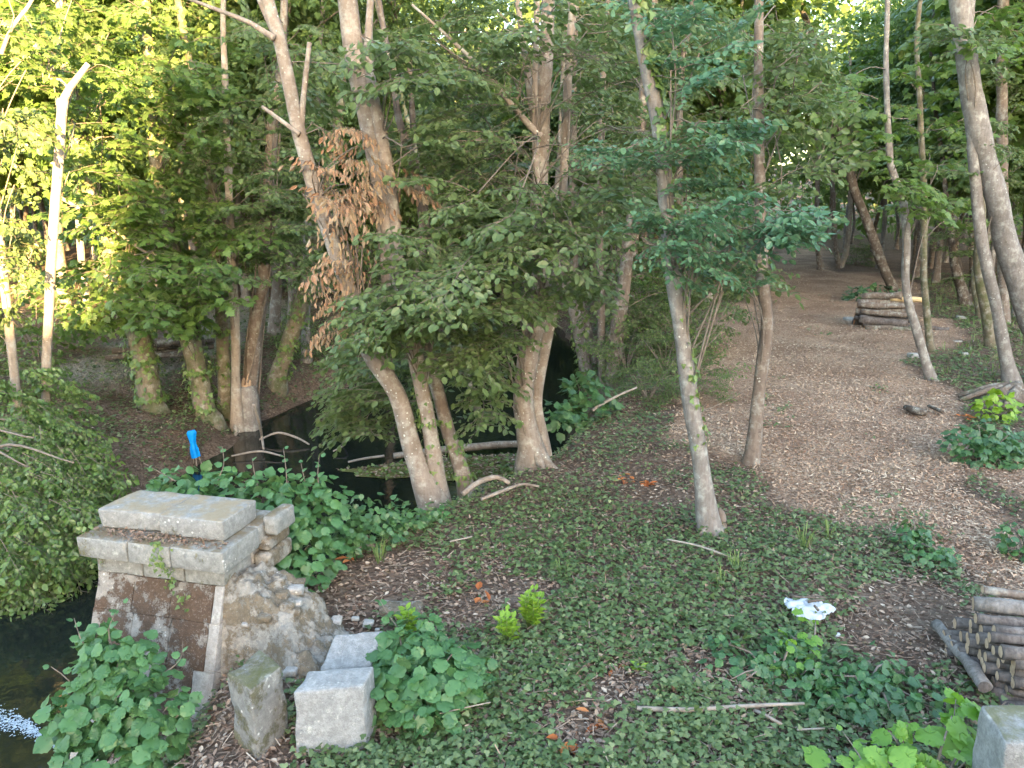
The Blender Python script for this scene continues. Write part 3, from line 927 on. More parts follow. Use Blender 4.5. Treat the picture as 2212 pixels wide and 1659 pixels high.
def trunk_mesh(P, Rr, seed, flare=1.5, sides=14, roots=0, step=0.12, bump=0.09, sink=1.0):
    b = MB()
    P, Rr = P.copy(), Rr.copy()
    d0 = nrm(P[0] - P[1])
    PR = smooth_path(np.column_stack([P, Rr]), step)
    P2, R2 = PR[:, :3], np.maximum(PR[:, 3], 0.006)
    L = np.concatenate([[0], np.cumsum(np.linalg.norm(np.diff(P2, axis=0), axis=1))])
    R2 = R2 * (1 + (flare - 1) * np.exp(-L / 0.16))
    P2 = np.vstack([P2[0] + d0 * 0.35 * sink, P2[0] + d0 * 0.12 * sink, P2])
    R2 = np.concatenate([[R2[0] * 1.25, R2[0] * 1.15], R2])
    rr = rng(seed)
    wob = np.column_stack([vnoise(np.arange(len(P2)) * step, 0 * P2[:, 0], seed + k, 1.1) for k in range(3)]) * 0.12 * R2[:, None] * 1.5
    wob[:3] = 0
    tube(b, P2 + wob, R2, sides, bump, seed)
    for k in range(roots):
        a = rr.uniform(0, 6.28)
        dv = np.array([math.cos(a), math.sin(a), 0])
        L_ = Rr[0] * rr.uniform(1.8, 3.2)
        p = PR[0, :3]
        q = [p + np.array([0, 0, Rr[0] * 1.2]) + dv * Rr[0] * .5, p + dv * Rr[0] * 1.5 + np.array([0, 0, .03]), p + dv * L_ + np.array([0, 0, -.05]), p + dv * L_ * 1.4 + np.array([0, 0, -.12])]
        tube(b, q, [Rr[0] * .5, Rr[0] * .38, Rr[0] * .2, Rr[0] * .1], 7, 0.1, seed + k, step=0.08)
    return b

def ivy_on(lv, P, Rr, t0, t1, n, r, size=0.055, side=None, fluff=1.0):
    """ivy leaves lying on a stem between two fractions of its length"""
    L = np.concatenate([[0], np.cumsum(np.linalg.norm(np.diff(P, axis=0), axis=1))])
    s = r.uniform(t0, t1, n) * L[-1]
    # clumps
    s = s + 0.12 * np.sin(s * 9 + 1)
    c = np.stack([np.interp(s, L, P[:, i]) for i in range(3)], -1)
    rad = np.interp(s, L, Rr)
    a = r.uniform(0, 2 * np.pi, n) if side is None else r.normal(side, 0.7, n)
    o = np.stack([np.cos(a), np.sin(a), np.zeros(n)], -1)
    P_ = c + o * (rad * 1.02 + np.abs(r.normal(0, 0.025 * fluff, n)))[:, None]
    Y = np.stack([r.normal(0, .5, n), r.normal(0, .5, n), -np.ones(n)], -1) + o * 0.3
    Z = o + np.array([0, 0, 0.5]) + r.normal(0, .3, (n, 3))
    place_leaves(lv, 'ivy', P_, Y, Z, size * r.uniform(.6, 1.3, n), np.clip(r.normal(.5, .25, n), 0, 1))

def join(b, r, src, dst, r0=0.018, sag=0.0):
    """a thin branch from the stem to where a spray starts"""
    m = (src + dst) / 2 + np.array([r.normal() * .06, r.normal() * .06, 0.10 * np.linalg.norm(dst - src) - sag])
    tube(b, [src, m, dst], [r0, r0 * .7, 0.007], 5, step=0.15, cap=False)

class Tree:
    def __init__(self, name, label, px, zb, bark, lean=0.0, top=10.0, seed=1, flare=1.5, roots=0, group=None, sides=14, world=None, cat='tree'):
        self.r = rng(seed)
        if world is None:
            P, Rr = trunk_from_px(px, zb, lean)
        else:
            P, Rr = world
        self.P0 = P[0].copy()
        if top: P, Rr = extend(P, Rr, top, self.r)
        self.P, self.R = P, Rr
        self.base = np.array([P[0][0], P[0][1], P[0][2]])
        self.bark = bark
        self.seed = seed
        self.root = thing(name, self.base, label, cat, group)
        self.trunk = obj('trunk', trunk_mesh(P, Rr, seed, flare, sides, roots).mesh('trunk', self.base), M[bark], self.root)
        self.stems = [(P, Rr)]
        self.lv, self.tw = {}, MB()
    def stem(self, px, start_depth, lean=0.0, top=None, name='stem', flare=1.0, foot=None, sides=10, roots=0, bark=None):
        """another stem or limb; photo points at the tree's own distance"""
        P, Rr = [], []
        for X, Y, w in px:
            p = D(X, Y, start_depth)
            p = D(X, Y, start_depth + lean * (p[2] - self.base[2]))
            P.append(p); Rr.append(wpx(w, p[1]) / 2)
        P, Rr = np.array(P), np.array(Rr)
        if foot is not None:
            P[0][2] = foot
        if top: P, Rr = extend(P, Rr, top, self.r)
        b = trunk_mesh(P, Rr, self.seed + 50 + len(self.stems), flare, sides, roots, sink=1.0 if name == 'stem' else 0.12)
        obj(name, b.mesh(name, self.base), M[bark or self.bark], self.root)
        self.stems.append((P, Rr))
        return P, Rr
    def leaves(self, kind):
        return self.lv.setdefault(kind, MB())
    def near(self, p, below=0.3):
        best = None
        for P, Rr in self.stems:
            Q = smooth_path(P, 0.3)
            d = np.linalg.norm(Q - (p - np.array([0, 0, self.r.uniform(-.2, 1.6)])), axis=1)
            i = d.argmin()
            if best is None or d[i] < best[0]: best = (d[i], Q[i])
        return best[1]
    def fill(self, kind, rect, dep, n, L=0.9, droop=0.12, link=True, dirx=None, shade=0.0):
        """n sprays inside a photo rectangle at a range of distances"""
        r = self.r
        for i in range(n):
            p = D(r.uniform(rect[0], rect[2]), r.uniform(rect[1], rect[3]), r.uniform(*dep))
            s = self.near(p)
            o = p - s
            o[2] *= 0.3
            y = nrm(o + r.normal(size=3) * np.array([.35, .35, .05]) + (np.array([dirx[0], dirx[1], 0]) if dirx else 0))
            y = nrm(y + np.array([0, 0, -droop + r.normal() * .12]))
            st = p - y * L * 0.55
            put_spray(self.leaves(kind), self.tw, kind, st, y, np.array([r.normal() * .22, r.normal() * .22, 1]), L * r.uniform(.75, 1.2), r, shade)
            if link and np.linalg.norm(st - s) < 2.0 and r.random() < .7:
                join(self.tw, r, s, st, 0.007 + 0.003 * np.linalg.norm(st - s))
    def top_crown(self, n=30, rad=(1.8, 1.8, 2.2), kind='hornbeam_far', up=0.0):
        P, _ = self.stems[0]
        c = P[-1] + np.array([0, 0, -rad[2] * .35 + up])
        cloud(self.leaves(kind), None, kind, c, rad, max(5, n // 2), self.r, 1.2, shell=0.2)
    def done(self, mats, single=None):
        """build crown, ivy and twigs; single = (kind, leaf shape): its 300 nearest leaves become parts of their own"""
        crown = None
        for k, b in self.lv.items():
            nm = {'dead': 'dead_foliage', 'ivy_trunk': 'ivy', 'ivy': 'ivy'}.get(k, 'crown')
            if single and k == single[0]:
                nv = len(LEAF[single[1]][0])
                tt = LEAF[single[1]][1]
                V = np.concatenate(b.V).reshape(-1, nv, 3)
                A = np.concatenate(b.A).reshape(-1, nv)
                c = V.mean(1)
                ok = np.abs(c[:, 0] / c[:, 1]) < 0.66
                ok &= (c[:, 2] - CAMH) / c[:, 1] < 0.24
                dist = np.linalg.norm(c - np.array([0, 0, CAMH]), axis=1) + np.where(ok, 0, 1e3)
                pick = np.argsort(dist)[:300]
                rest = np.setdiff1d(np.arange(len(V)), pick)
                b = MB()
                T = (tt[None] + (np.arange(len(rest)) * nv)[:, None, None]).reshape(-1, 3)
                b.add(V[rest].reshape(-1, 3), T, None, A[rest].ravel())
                for i in pick:
                    q = MB()
                    q.add(V[i], tt, None, A[i])
                    obj('leaf', q.mesh('leaf', V[i][0], smooth=False), M[mats[k]], self.root, V[i][0] - self.base)
            o = obj(nm, b.mesh(nm, self.base, smooth=False), M[mats[k]], self.trunk if nm == 'ivy' else self.root)
            o['kind'] = 'stuff'
            if nm == 'crown': crown = o
        if self.tw.n:
            obj('twigs', self.tw.mesh('twigs', self.base), M['twig'], crown or self.root)['kind'] = 'stuff'
        return self

MATS = {'hornbeam': 'hornbeam', 'hornbeam_far': 'wood', 'maple': 'maple', 'maple_far': 'maple', 'dead': 'dead', 'alder': 'hornbeam', 'ivy_trunk': 'ivy_light', 'ivy': 'ivy_light', 'bare': 'hornbeam'}

# --- A: slim grey tree with ivy in the middle right
tA = Tree('ivy_clad_tree', 'slim pale grey tree with ivy and cool green sprays on the ivy bank', [(1536, 1150, 46), (1508, 960, 38), (1490, 860, 36), (1470, 700, 36), (1445, 500, 33), (1425, 280, 32), (1390, 90, 30), (1372, -20, 28)], 0.0, 'bark_grey', top=9.5, seed=11, flare=1.35, roots=2)
for rect, dp, n in (((1290, 285, 1420, 345), (6.9, 7.4), 5), ((1440, 250, 1600, 330), (6.6, 7.4), 6), ((1390, 440, 1540, 500), (6.6, 7.2), 6), ((1500, 430, 1700, 520), (6.2, 7.2), 10),
                    ((1640, 450, 1740, 500), (6.2, 6.8), 5), ((1420, 520, 1640, 600), (6.4, 7.4), 10), ((1430, 90, 1560, 180), (6.6, 7.4), 5), ((1470, 330, 1590, 420), (6.6, 7.4), 5), ((1380, 0, 1600, 60), (6.5, 7.8), 7)):
    tA.fill('hornbeam', rect, dp, n, 0.62, 0.08, dirx=(0.5, -0.2) if rect[0] > 1400 else None)
ivy_on(tA.leaves('ivy_trunk'), tA.P, tA.R, 0.10, 0.36, 260, tA.r, 0.055, side=-0.2)
ivy_on(tA.leaves('ivy_trunk'), tA.P, tA.R, 0.38, 0.58, 520, tA.r, 0.075, side=-0.5)
tA.top_crown(16, (1.6, 1.6, 1.6))
tA.done({**MATS, 'hornbeam': 'sky_tinted'}, ('hornbeam', 'oval'))

# --- B: slim brown tree at the edge of the path
tB = Tree('slim_tree', 'slim brown bare-stemmed tree on the left edge of the woodchip path', [(1622, 1000, 34), (1632, 900, 30), (1640, 830, 28), (1657, 700, 27), (1646, 590, 26), (1642, 400, 22), (1640, 200, 20), (1640, -20, 18)], 0.0, 'bark_brown', top=9.0, seed=12, flare=1.2)
for rect, dp, n in (((1640, 60, 1780, 240), (8.4, 10), 9), ((1640, 240, 1780, 420), (8.4, 10), 8), ((1500, 380, 1660, 640), (9, 10.5), 12), ((1540, 0, 1700, 200), (8.8, 10.5), 10)):
    tB.fill('hornbeam', rect, dp, n, 0.85, 0.2)
tB.top_crown(14, (1.6, 1.6, 1.6))
tB.done(MATS)

# --- C: thick twin-stemmed tree on the bank
tC = Tree('twin_stemmed_tree', 'thick pale twin-stemmed tree with bent trunk at the edge of the bank', [(1150, 992, 60), (1137, 920, 50), (1131, 860, 46), (1140, 760, 46), (1166, 640, 40), (1162, 500, 36), (1165, 380, 34), (1168, 280, 34), (1180, 120, 28), (1186, -20, 26)], -0.05, 'bark_pink', top=10.5, seed=13, flare=1.3, roots=2)
dC = tC.base[1]
tC.stem([(1178, 985, 34), (1163, 900, 27), (1162, 850, 26), (1180, 740, 27), (1200, 620, 24), (1216, 500, 20), (1218, 380, 18), (1226, 200, 17), (1240, -20, 15)], dC + 0.25, 0.0, top=9)
tC.stem([(1166, 300, 24), (1150, 230, 18), (1137, 150, 15), (1122, 40, 12), (1112, -40, 10)], dC, 0, top=8, name='limb')
tC.stem([(1162, 290, 16), (1110, 232, 12), (1050, 160, 9), (985, 95, 7), (890, 10, 5)], dC - 0.2, -0.05, name='limb')
tC.stem([(1160, 400, 14), (1155, 220, 13), (1158, 80, 12), (1160, -30, 11)], dC - 0.2, 0, name='limb')
for rect, dp, n in (((860, 500, 1080, 590), (7.6, 8.8), 14), ((960, 400, 1260, 540), (7.4, 9.2), 18), ((790, 590, 1000, 700), (7.2, 8.4), 16), ((960, 560, 1180, 680), (7.4, 9), 18),
                    ((980, 690, 1120, 800), (7.8, 9), 12), ((1000, 790, 1110, 900), (8.6, 9.6), 9), ((1120, 560, 1320, 640), (8.6, 10), 9), ((1080, 400, 1330, 500), (7.6, 9.6), 12),
                    ((880, 0, 1130, 180), (8, 10.5), 16), ((930, 180, 1150, 400), (8, 10.5), 18), ((1180, 0, 1400, 220), (8.5, 11), 16), ((1200, 220, 1400, 420), (8.5, 11), 14)):
    tC.fill('hornbeam', rect, dp, n, 0.8, 0.14)
for rect, dp, n in (((900, 40, 1150, 400), (8, 9.5), 14), ((1180, 100, 1380, 400), (8, 9.5), 8)):
    tC.fill('bare', rect, dp, n, 0.9, 0.1)
tC.top_crown(22, (2.2, 2.2, 1.8))
tC.done(MATS, ('hornbeam', 'oval'))

# --- D: three leaning stems at the water's edge
tD1 = Tree('leaning_tree', 'long pale trunk leaning left over the water with a forked dead stub', [(935, 1085, 60), (905, 1010, 46), (888, 955, 42), (858, 850, 38), (800, 762, 40), (776, 690, 36), (745, 605, 35), (712, 510, 33), (686, 430, 31), (656, 320, 31), (645, 282, 32), (628, 200, 26), (604, 90, 26), (574, -10, 24)], -0.25, 'bark_pink', top=8.5, seed=14, flare=1.2)
d1 = tD1.base[1]
tD1.stem([(648, 292, 16), (652, 240, 13), (658, 180, 11), (668, 92, 9)], d1, 0, name='dead_stub')
tD1.stem([(640, 285, 11), (610, 262, 9), (566, 230, 7)], d1 - 0.1, 0, name='dead_stub')
tD1.stem([(585, 78, 12), (540, 50, 10), (470, 22, 8), (400, -5, 6)], d1 - 0.1, 0, name='limb')
tD1.stem([(604, 100, 14), (588, 60, 14), (566, 10, 13), (545, -40, 11)], d1, 0, name='limb')
for rect, dp, n in (((690, 250, 800, 360), (8.0, 8.8), 7), ((700, 380, 810, 480), (8.0, 8.8), 9), ((690, 500, 790, 640), (8.0, 8.8), 11), ((700, 320, 800, 420), (8.0, 8.6), 5), ((780, 300, 860, 420), (8.2, 8.8), 5), ((710, 640, 800, 740), (8.2, 8.8), 6), ((880, 360, 960, 420), (8.6, 9), 3)):
    tD1.fill('dead', rect, dp, n, 0.5, 0.3)
for rect, dp, n in (((720, 700, 900, 880), (9.2, 11), 20), ((700, 830, 800, 930), (9.5, 10.8), 8), ((640, 100, 780, 240), (8.5, 10), 6)):
    tD1.fill('hornbeam', rect, dp, n, 0.85, 0.3, link=False)
tD1.top_crown(12, (1.6, 1.6, 1.5))
tD1.done(MATS, ('dead', 'dead'))
tD2 = Tree('leaning_tree', 'straight pale double trunk leaning left, between two other leaning stems', [(948, 1075, 46), (938, 1000, 38), (924, 915, 36), (905, 820, 35), (888, 730, 36), (868, 640, 36), (848, 530, 38), (830, 430, 44), (806, 310, 48), (785, 200, 46), (765, 95, 42), (750, -10, 40)], -0.22, 'bark_pink', top=9.5, seed=15, flare=1.2)
d2 = tD2.base[1]
tD2.stem([(860, 540, 20), (848, 430, 26), (826, 300, 28), (806, 205, 24), (796, 120, 20), (800, 0, 14)], d2 - 0.08, 0, top=8)
ivy_on(tD2.leaves('ivy_trunk'), tD2.P, tD2.R, 0.02, 0.14, 160, tD2.r, 0.05)
for rect, dp, n in (((760, 60, 900, 200), (7.6, 9.4), 8), ((830, 160, 960, 330), (7.8, 9.4), 8), ((850, 600, 960, 700), (7.4, 8.4), 8), ((780, 640, 900, 740), (7.6, 8.6), 7)):
    tD2.fill('hornbeam', rect, dp, n, 0.8, 0.18)
tD2.top_crown(12, (1.8, 1.8, 1.5))
tD2.done(MATS)
tD3 = Tree('leaning_tree', 'thin leaning stem nearest the small pool, right of the other two', [(1008, 1065, 36), (992, 1000, 32), (972, 940, 30), (948, 850, 29), (925, 775, 30), (902, 700, 28), (890, 640, 24), (905, 560, 22), (916, 497, 26), (908, 420, 22), (895, 360, 20), (882, 326, 20), (862, 260, 15), (848, 170, 12)], -0.25, 'bark_brown', lean=0.08, top=7.5, seed=16, flare=1.2)
tD3.stem([(886, 340, 13), (893, 285, 12), (888, 200, 11), (884, 100, 9)], tD3.base[1] + .1, 0.08, name='limb')
ivy_on(tD3.leaves('ivy_trunk'), tD3.P, tD3.R, 0.0, 0.10, 140, tD3.r, 0.06)
tD3.done(MATS)
tD4 = Tree('leaning_tree', 'slanting thin stem over the dark water behind the leaning trunks', [(1025, 862, 18), (1008, 810, 18), (985, 742, 19), (958, 680, 17), (940, 600, 14)], -0.4, 'bark_moss', top=6.0, seed=17, flare=1.0, sides=8)
tD4.fill('hornbeam', (880, 640, 1100, 780), (10.5, 12), 10, 0.9, 0.3)
tD4.fill('hornbeam', (740, 780, 900, 900), (10.5, 12), 10, 0.9, 0.4)
tD4.done(MATS)

# --- E: stems behind on the right bank of the stream
for i, (lab, px, bark, top) in enumerate((
        ('left-leaning stem behind the twin-stemmed tree', [(1268, 820, 30), (1255, 750, 28), (1240, 680, 28), (1218, 600, 27), (1205, 480, 24), (1215, 300, 22), (1222, 100, 18)], 'bark_pink', 10),
        ('brownish second stem leaning left behind the twin-stemmed tree', [(1290, 780, 24), (1262, 690, 22), (1245, 620, 22), (1235, 480, 18), (1240, 250, 15)], 'bark_brown', 10),
        ('straight thin brown stem standing in front of the dark water gap', [(1302, 850, 18), (1299, 740, 18), (1298, 600, 17), (1296, 450, 15), (1302, 200, 13)], 'bark_brown', 10),
        ('reddish stem leaning right with ivy at its foot', [(1322, 835, 36), (1330, 740, 34), (1345, 640, 32), (1356, 560, 28), (1375, 400, 24), (1390, 200, 20)], 'bark_brown', 10.5),
        ('faint thin stem in the leaves right of the reddish one', [(1480, 760, 20), (1478, 640, 18), (1470, 500, 16), (1468, 300, 14)], 'bark_brown', 9))):
    t = Tree('bank_tree', lab, px, None, bark, top=top, seed=30 + i, flare=1.2, sides=9, group='stems along the far side of the bank')
    d = t.base[1]
    if i in (0, 3): ivy_on(t.leaves('ivy_trunk'), t.P, t.R, 0.0, 0.12, 240, t.r, 0.08, fluff=1.6)
    X = px[2][0]
    t.fill('hornbeam', (X - 60, 300, X + 130, 560), (d - 1.8, d + 1.2), 12, 1.0, 0.2)
    t.fill('hornbeam', (X - 60, 0, X + 150, 300), (d - 1.8, d + 1.5), 10, 1.0, 0.2)
    t.fill('hornbeam', (max(1330, X), 560, X + 150, 760), (d - 0.5, d + 2), 8, 0.9, 0.3)
    t.top_crown(14, (2, 2, 2))
    t.done(MATS)

# --- F: trees of the left bank
F = [('pale straight trunk rising from the stump at the water line', [(512, 930, 30), (508, 820, 20), (508, 700, 20), (502, 610, 19), (498, 480, 17), (490, 300, 14)], -0.95, 'bark_palest', 0, 'hornbeam'),
     ('vine-wrapped brown trunk leaning right beside the stump', [(528, 915, 40), (540, 830, 32), (553, 720, 31), (568, 620, 28), (575, 470, 24), (590, 300, 20), (610, 100, 16)], -0.9, 'bark_brown', 0, 'hornbeam'),
     ('mossy trunk just left of the vine-wrapped pair', [(486, 890, 34), (482, 780, 29), (480, 680, 29), (474, 590, 28), (462, 470, 26), (445, 330, 22), (415, 180, 18), (395, 60, 15)], -0.7, 'bark_moss', 300, 'maple'),
     ('ivy-covered trunk leaning left with a bare brown foot', [(452, 905, 46), (432, 820, 44), (415, 740, 44), (395, 660, 42), (375, 560, 38), (350, 430, 32), (330, 280, 26), (320, 100, 20)], -0.6, 'bark_moss', 650, 'maple'),
     ('ivy-covered trunk on the slope with sunlit ivy higher up', [(330, 885, 52), (312, 790, 50), (292, 700, 48), (262, 600, 44), (228, 500, 42), (195, 400, 40), (170, 300, 36), (150, 180, 28), (140, 60, 22)], -0.35, 'bark_moss', 1500, 'maple'),
     ('ivied trunk leaning right beside the bend of the stream', [(598, 835, 38), (618, 760, 36), (640, 690, 34), (662, 600, 30), (690, 480, 24)], -0.6, 'bark_moss', 600, 'hornbeam'),
     ('dark reddish trunk deep in the left bank shade', [(592, 720, 26), (596, 650, 24), (598, 590, 22), (590, 440, 18)], 0.0, 'bark_brown', 0, 'hornbeam'),
     ('slim grey trunk near the far bend of the stream', [(662, 780, 22), (660, 700, 20), (662, 620, 18), (664, 480, 15)], -0.4, 'bark_grey', 100, 'hornbeam'),
     ('thin orange-lit stem among the maple leaves', [(345, 700, 14), (342, 560, 14), (335, 400, 13), (330, 250, 12), (325, 60, 10)], 0.2, 'bark_brown', 0, 'maple')]
for i, (lab, px, zb, bark, ivy, sp) in enumerate(F):
    t = Tree('left_bank_tree', lab, px, None, bark, top=11, seed=50 + i, flare=1.3, roots=1 if i < 2 else 0, sides=11, group='trees of the left bank')
    d = t.base[1]
    if ivy:
        ivy_on(t.leaves('ivy_trunk'), t.P, t.R, 0.01, 0.75, int(ivy * 2.6), t.r, 0.085, fluff=2.2)
    if i == 1:
        for q in range(3):
            a = q * 2.1
            b = MB()
            hh = np.linspace(0, 1, 14)
            Q = smooth_path(t.P, 0.3)
            sel = Q[(hh * min(len(Q) - 1, 16)).astype(int)]
            rad = np.interp(hh, [0, 1], [t.R[0] * 1.1, t.R[3] * 1.05])
            tube(b, sel + np.stack([np.cos(a + hh * 3), np.sin(a + hh * 3), 0 * hh], -1) * rad[:, None], 0.018, 5, step=0.15)
            obj('vine', b.mesh('vine', t.base), M['twig'], t.root)
    k = sp if sp == 'maple' else 'hornbeam'
    if i == 0: spec = [((430, 560, 620, 620), 8), ((480, 380, 640, 560), 12), ((440, 200, 640, 380), 10)]
    elif i == 1: spec = [((560, 420, 700, 600), 14), ((560, 200, 700, 420), 14), ((540, 0, 700, 200), 12)]
    elif i == 2: spec = [((420, 500, 560, 600), 10), ((380, 300, 520, 500), 14), ((360, 60, 520, 300), 16)]
    elif i == 3: spec = [((300, 560, 480, 700), 20), ((280, 620, 420, 700), 12), ((280, 450, 440, 560), 10), ((240, 0, 420, 200), 12), ((340, 200, 480, 420), 12)]
    elif i == 4: spec = [((120, 200, 300, 600), 30), ((60, 0, 340, 220), 22), ((180, 380, 360, 600), 16), ((90, 560, 260, 700), 10)]
    elif i == 5: spec = [((600, 440, 720, 620), 12), ((620, 200, 760, 440), 10)]
    elif i == 8: spec = [((280, 100, 420, 420), 16), ((260, 420, 400, 560), 10)]
    else: spec = [((px[-1][0] - 60, 380, px[-1][0] + 80, 600), 10)]
    for rect, n in spec:
        off = -2.6 if (i == 3 and rect[1] > 500) else -1.6
        t.fill(k, rect, (d + off, d + (0.2 if off < -2 else 1.4)), n, 0.95, 0.15)
    t.top_crown(16, (2, 2, 2), 'maple_far' if sp == 'maple' else 'hornbeam_far')
    t.done(MATS, ('maple', 'maple') if i == 3 else None)

# stump between the first two left-bank trunks
pst = GT(528, 918)
stump = thing('tree_stump', pst, 'broken pale-topped stump between the trunks at the water line', 'stump')
b = MB()
tube(b, [pst + np.array([0.12, -.12, -0.2]), pst + np.array([0.12, -.12, 0.15]), pst + np.array([0.14, -.12, 0.55]), pst + np.array([0.13, -.1, 0.80])], [0.30, 0.24, 0.2, 0.15], 12, 0.15, 5, step=0.08)
obj('bark', b.mesh('bark', pst), M['bark_grey'], stump)
b = MB()
for q, (dx, dy, hh, ww) in enumerate(((.08, -.10, .30, .07), (.16, -.16, .22, .07), (.17, -.06, .38, .06), (.1, -.18, .14, .06), (.2, -.12, .26, .045))):
    tube(b, [pst + np.array([dx, dy, .66]), pst + np.array([dx, dy, .66 + hh * .6]), pst + np.array([dx + .02, dy, .66 + hh])], [ww, ww * .8, ww * .3], 5, .25, q, step=.06)
obj('broken_top', b.mesh('broken_top', pst, smooth=False), M['log_end'], stump)

# --- G: two slim poles in the sun on the left
gd = []
for i, (lab, px, zb) in enumerate((('leftmost slim pole tree, sunlit above and shaded below', [(45, 1010, 21), (42, 920, 20), (30, 800, 19), (18, 700, 19), (6, 590, 18), (-6, 470, 17), (-20, 330, 16)], -0.75),
                                   ('slim sunlit pole tree with a lopped forked top', [(97, 985, 22), (99, 880, 20), (103, 760, 20), (109, 620, 20), (117, 480, 20), (126, 330, 20), (136, 215, 20)], -0.75))):
    t = Tree('pole_tree', lab, px, None, 'bark_palest', top=(8 if i == 0 else 0), seed=70 + i, flare=1.1, sides=10, group='slim pole trees on the left')
    d = t.base[1]
    gd.append(d)
    if i == 1:
        t.stem([(134, 222, 16), (150, 190, 14), (170, 165, 12), (190, 138, 10)], d, 0, name='cut_limb')
        t.stem([(150, 192, 6), (130, 172, 5), (105, 170, 4), (95, 178, 3)], d, 0, name='limb')
        t.stem([(118, 80, 6), (130, 30, 6), (125, -10, 6)], d, 0, name='limb') if False else None
        for rect, n in (((60, 20, 230, 180), 9), ((140, 240, 240, 480), 5)):
            t.fill('maple', rect, (d + .3, d + 1.8), n, 0.85, 0.1)
    else:
        t.stem([(5, 110, 8), (25, 60, 8), (60, 15, 7), (80, -20, 6)], d, 0, name='limb')
        t.fill('alder', (-60, 240, 60, 560), (d - .5, d + .8), 22, 0.7, 0.45)
        t.fill('alder', (-60, 540, 40, 720), (d - .5, d + .8), 8, 0.7, 0.45)
        t.fill('maple', (-60, 0, 110, 220), (d - .4, d + 1), 10, 0.85, 0.2)
    t.done(MATS)
# two slanting sunlit dead poles behind them
for i, (lab, px, dep) in enumerate((('upper sunlit dead pole slanting down to the right on the left bank', [(128, 425, 8), (220, 480, 8), (300, 535, 7), (385, 590, 6)], 13.2),
                                    ('lower sunlit dead pole slanting towards the ivied trunk', [(225, 560, 9), (270, 590, 9), (312, 622, 9)], 14.0))):
    P = np.array([D(X, Y, dep) for X, Y, w in px])
    b = MB()
    tube(b, P - P[0], [wpx(w, dep) / 2 for _, _, w in px], 7, 0.1, i, step=0.2)
    tag(obj('dead_pole', b.mesh('dead_pole'), M['bark_palest'], None, P[0]), lab, 'pole')

# --- H: right-hand group
tH = Tree('leaning_tree', 'big lichen-spotted trunk leaning left from the right edge of the frame', [(2285, 830, 62), (2250, 740, 54), (2212, 640, 50), (2186, 560, 48), (2152, 430, 44), (2125, 330, 44), (2098, 180, 40), (2080, 60, 37), (2068, -20, 36)], 0.0, 'bark_grey', top=10, seed=80, flare=1.6, roots=4)
dH = tH.base[1]
tH.fill('maple', (2060, 0, 2212, 160), (dH - 1, dH + 2), 8, 1.0, 0.1)
tH.top_crown(16, (2, 2, 2), 'maple_far')
tH.done(MATS)
Hs = [('white-speckled thin stem bending right, rooted in the dark mound', [(2185, 830, 34), (2172, 770, 27), (2150, 660, 24), (2132, 580, 24), (2112, 440, 22), (2100, 300, 20), (2092, 100, 16)], 0.0, 'bark_grey'),
      ('pale thick stem just left of the speckled one', [(2142, 750, 26), (2128, 660, 24), (2115, 560, 24), (2118, 430, 20), (2110, 250, 17)], 0.0, 'bark_moss'),
      ('straight brown stem in the cluster by the right edge', [(2168, 700, 22), (2166, 560, 22), (2165, 400, 22), (2163, 200, 21), (2166, -20, 20)], 0.0, 'bark_brown'),
      ('forked thin stem at the back of the right-hand cluster', [(2120, 690, 18), (2105, 600, 16), (2140, 480, 14), (2150, 300, 12)], 0.0, 'bark_moss'),
      ('slender stem with lichen leaning left beside the path edge', [(2012, 822, 24), (1996, 770, 20), (1978, 705, 19), (1962, 650, 18), (1955, 600, 17), (1957, 530, 17), (1952, 440, 17), (1930, 370, 15), (1922, 330, 14), (1915, 150, 11)], 0.0, 'bark_grey'),
      ('upright slender stem right beside the leaning lichen stem', [(2012, 760, 16), (2003, 690, 15), (1996, 600, 14), (1996, 480, 14), (1994, 380, 13), (1985, 200, 11)], 0.0, 'bark_moss'),
      ('dark trunk leaning steeply left behind the far log pile', [(1940, 645, 22), (1912, 585, 20), (1880, 500, 19), (1845, 400, 18), (1815, 280, 16), (1795, 210, 15), (1755, 80, 13)], 0.0, 'bark_dark'),
      ('left stem of the three thin ones beyond the log pile', [(1772, 583, 13), (1766, 520, 11), (1765, 400, 10), (1764, 200, 9)], 0.0, 'bark_brown'),
      ('middle stem of the three thin ones beyond the log pile', [(1812, 580, 12), (1805, 530, 10), (1800, 430, 10), (1795, 250, 9)], 0.0, 'bark_brown'),
      ('right paler stem of the three thin ones beyond the log pile', [(1815, 578, 12), (1828, 540, 11), (1835, 470, 10), (1838, 300, 8)], 0.0, 'bark_palest'),
      ('dark bush-like multi-stem tree left of the right-hand cluster', [(2085, 660, 26), (2078, 620, 22), (2060, 560, 16), (2052, 480, 12)], 0.0, 'bark_dark'),
      ('second dark stem of the clump left of the right-hand cluster', [(2098, 655, 18), (2102, 600, 16), (2100, 520, 12)], 0.0, 'bark_dark')]
